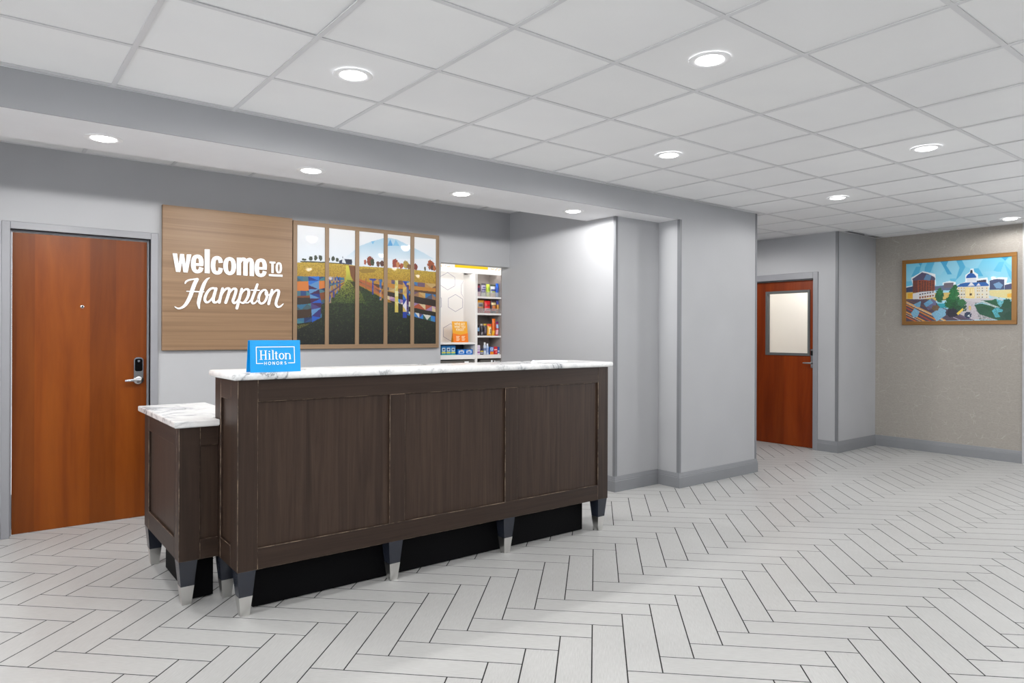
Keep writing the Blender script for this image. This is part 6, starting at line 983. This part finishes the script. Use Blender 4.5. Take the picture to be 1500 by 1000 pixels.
# lettering from plain sans text laid on the card
def text_mesh(body, size, xc, zc, sx=1.0, bold=0.0):
    cu = bpy.data.curves.new('text', 'FONT'); cu.body = body; cu.size = size; cu.align_x = 'CENTER'; cu.align_y = 'CENTER'; cu.offset = bold; cu.resolution_u = 3
    to = bpy.data.objects.new('text', cu); COL.objects.link(to); dg = bpy.context.evaluated_depsgraph_get(); me = to.evaluated_get(dg).to_mesh()
    m = MB(); m.add([(xc + v.co.x * sx, 0, zc + v.co.y) for v in me.vertices], [tuple(p.vertices) for p in me.polygons])
    to.evaluated_get(dg).to_mesh_clear(); bpy.data.objects.remove(to); bpy.data.curves.remove(cu); return m
tm = MB()
for body, zc in (("WE'VE GOT", zs + .196), ('WHAT YOU', zs + .165), ('FORGOT', zs + .134)):
    t_ = text_mesh(body, .036, 4.129, zc, .72, .0008); tm.add([(x, 6.168 + (z - zs) / hgt * .03 - .0008, z) for x, y, z in t_.v], t_.f)
obj('card_lettering', tm, 'cream', fl)
fine = MB()
for cx in (4.072, 4.142):
    for k in range(6): fine.add([(x, 6.168 + (z - zs) / hgt * .03 - .0010, z) for x, z in ((cx, zs + .018 + k * .009), (cx + .034 + .006 * (k % 3), zs + .018 + k * .009), (cx + .034 + .006 * (k % 3), zs + .0215 + k * .009), (cx, zs + .0215 + k * .009))], [(0, 1, 2, 3)])
obj('fine_print', fine, 'cream', fl)['kind'] = 'stuff'

# ================================================================== DOWNLIGHTS
def downlight(x, y, z, watts, label, group, spread, blend=.3):
    d = thing('downlight', label, 'ceiling light', (x, y, z), group)
    obj('trim_ring', MB().lathe([(.096, -.0006), (.096, -.003), (.092, -.0055), (.070, -.0055), (.064, -.002)], (x, y, z), 'z', 40, False), 'trimring', d, smooth=True)
    obj('lens', MB().lathe([(.0645, -.0018), (.060, -.0062), (.048, -.0098), (.03, -.0122), (.001, -.0132)], (x, y, z), 'z', 40, False), 'lens', d, smooth=True)
    ld = bpy.data.lights.new('downlight_lamp', 'SPOT'); ld.spot_size = math.radians(spread); ld.spot_blend = blend; ld.shadow_soft_size = .05; ld.energy = watts; ld.color = (1.0, .985, .965)
    lo_ = bpy.data.objects.new('downlight_lamp', ld); COL.objects.link(lo_); lo_.parent = d; lo_.location = (0, 0, -.02)
GC = 'downlights in the suspended ceiling'
CL = [(1.484, 3.19, 'second-nearest ceiling downlight, above the front edge of the tall counter'), (2.710, 1.966, 'largest ceiling downlight, nearest the camera'), (3.922, 3.19, 'ceiling downlight above the right end of the counter'), (5.15, 1.966, 'ceiling downlight high at the right, short of the taupe wall'), (6.365, 3.19, 'small ceiling downlight in front of the red door'), (8.97, 2.575, 'ceiling downlight close to the taupe wall above the city picture')]
for x, y, l in CL: downlight(x, y, ZC, LAMP_W * (.75 if x > 8 else 1), l, GC, 179)
for x, y in [(-.955, 3.19), (.272, 1.966), (-2.17, 1.966), (7.59, 1.966), (1.484, .747), (-.955, .747), (6.365, .137), (.272, -.472), (2.710, -.472), (5.15, -1.08), (-2.17, -.472), (7.59, -1.08), (1.484, -1.69), (3.922, -2.3), (-.955, -1.69), (6.365, -2.9), (7.0, 5.2), (8.97, 1.1)]:  # last two are unseen lamps added to brighten the corridor wall and far end
    downlight(x, y, ZC, LAMP_W * (2.2 if y > 5 else 1), 'ceiling downlight out of view, by the camera or added to brighten the far end', GC, 179)
GS = 'downlights in the soffit over the desk'
for x, l in ((.569, 'soffit downlight above the cherry door'), (1.778, 'soffit downlight above the walnut sign'), (2.99, 'soffit downlight above the field picture'), (4.182, 'soffit downlight nearest the alcove side wall')): downlight(x, 4.468, ZS, SOFFIT_W * (.72 if x > 4 else 1), l, GS, 179, .04)
downlight(9.1, 5.1, 2.5, 52.0, 'downlight in the small office behind the glazed red door', GC, 179)
for x in (-.64, -1.85): downlight(x, 4.468, ZS, SOFFIT_W, 'soffit downlight left of the view', GS, 179)
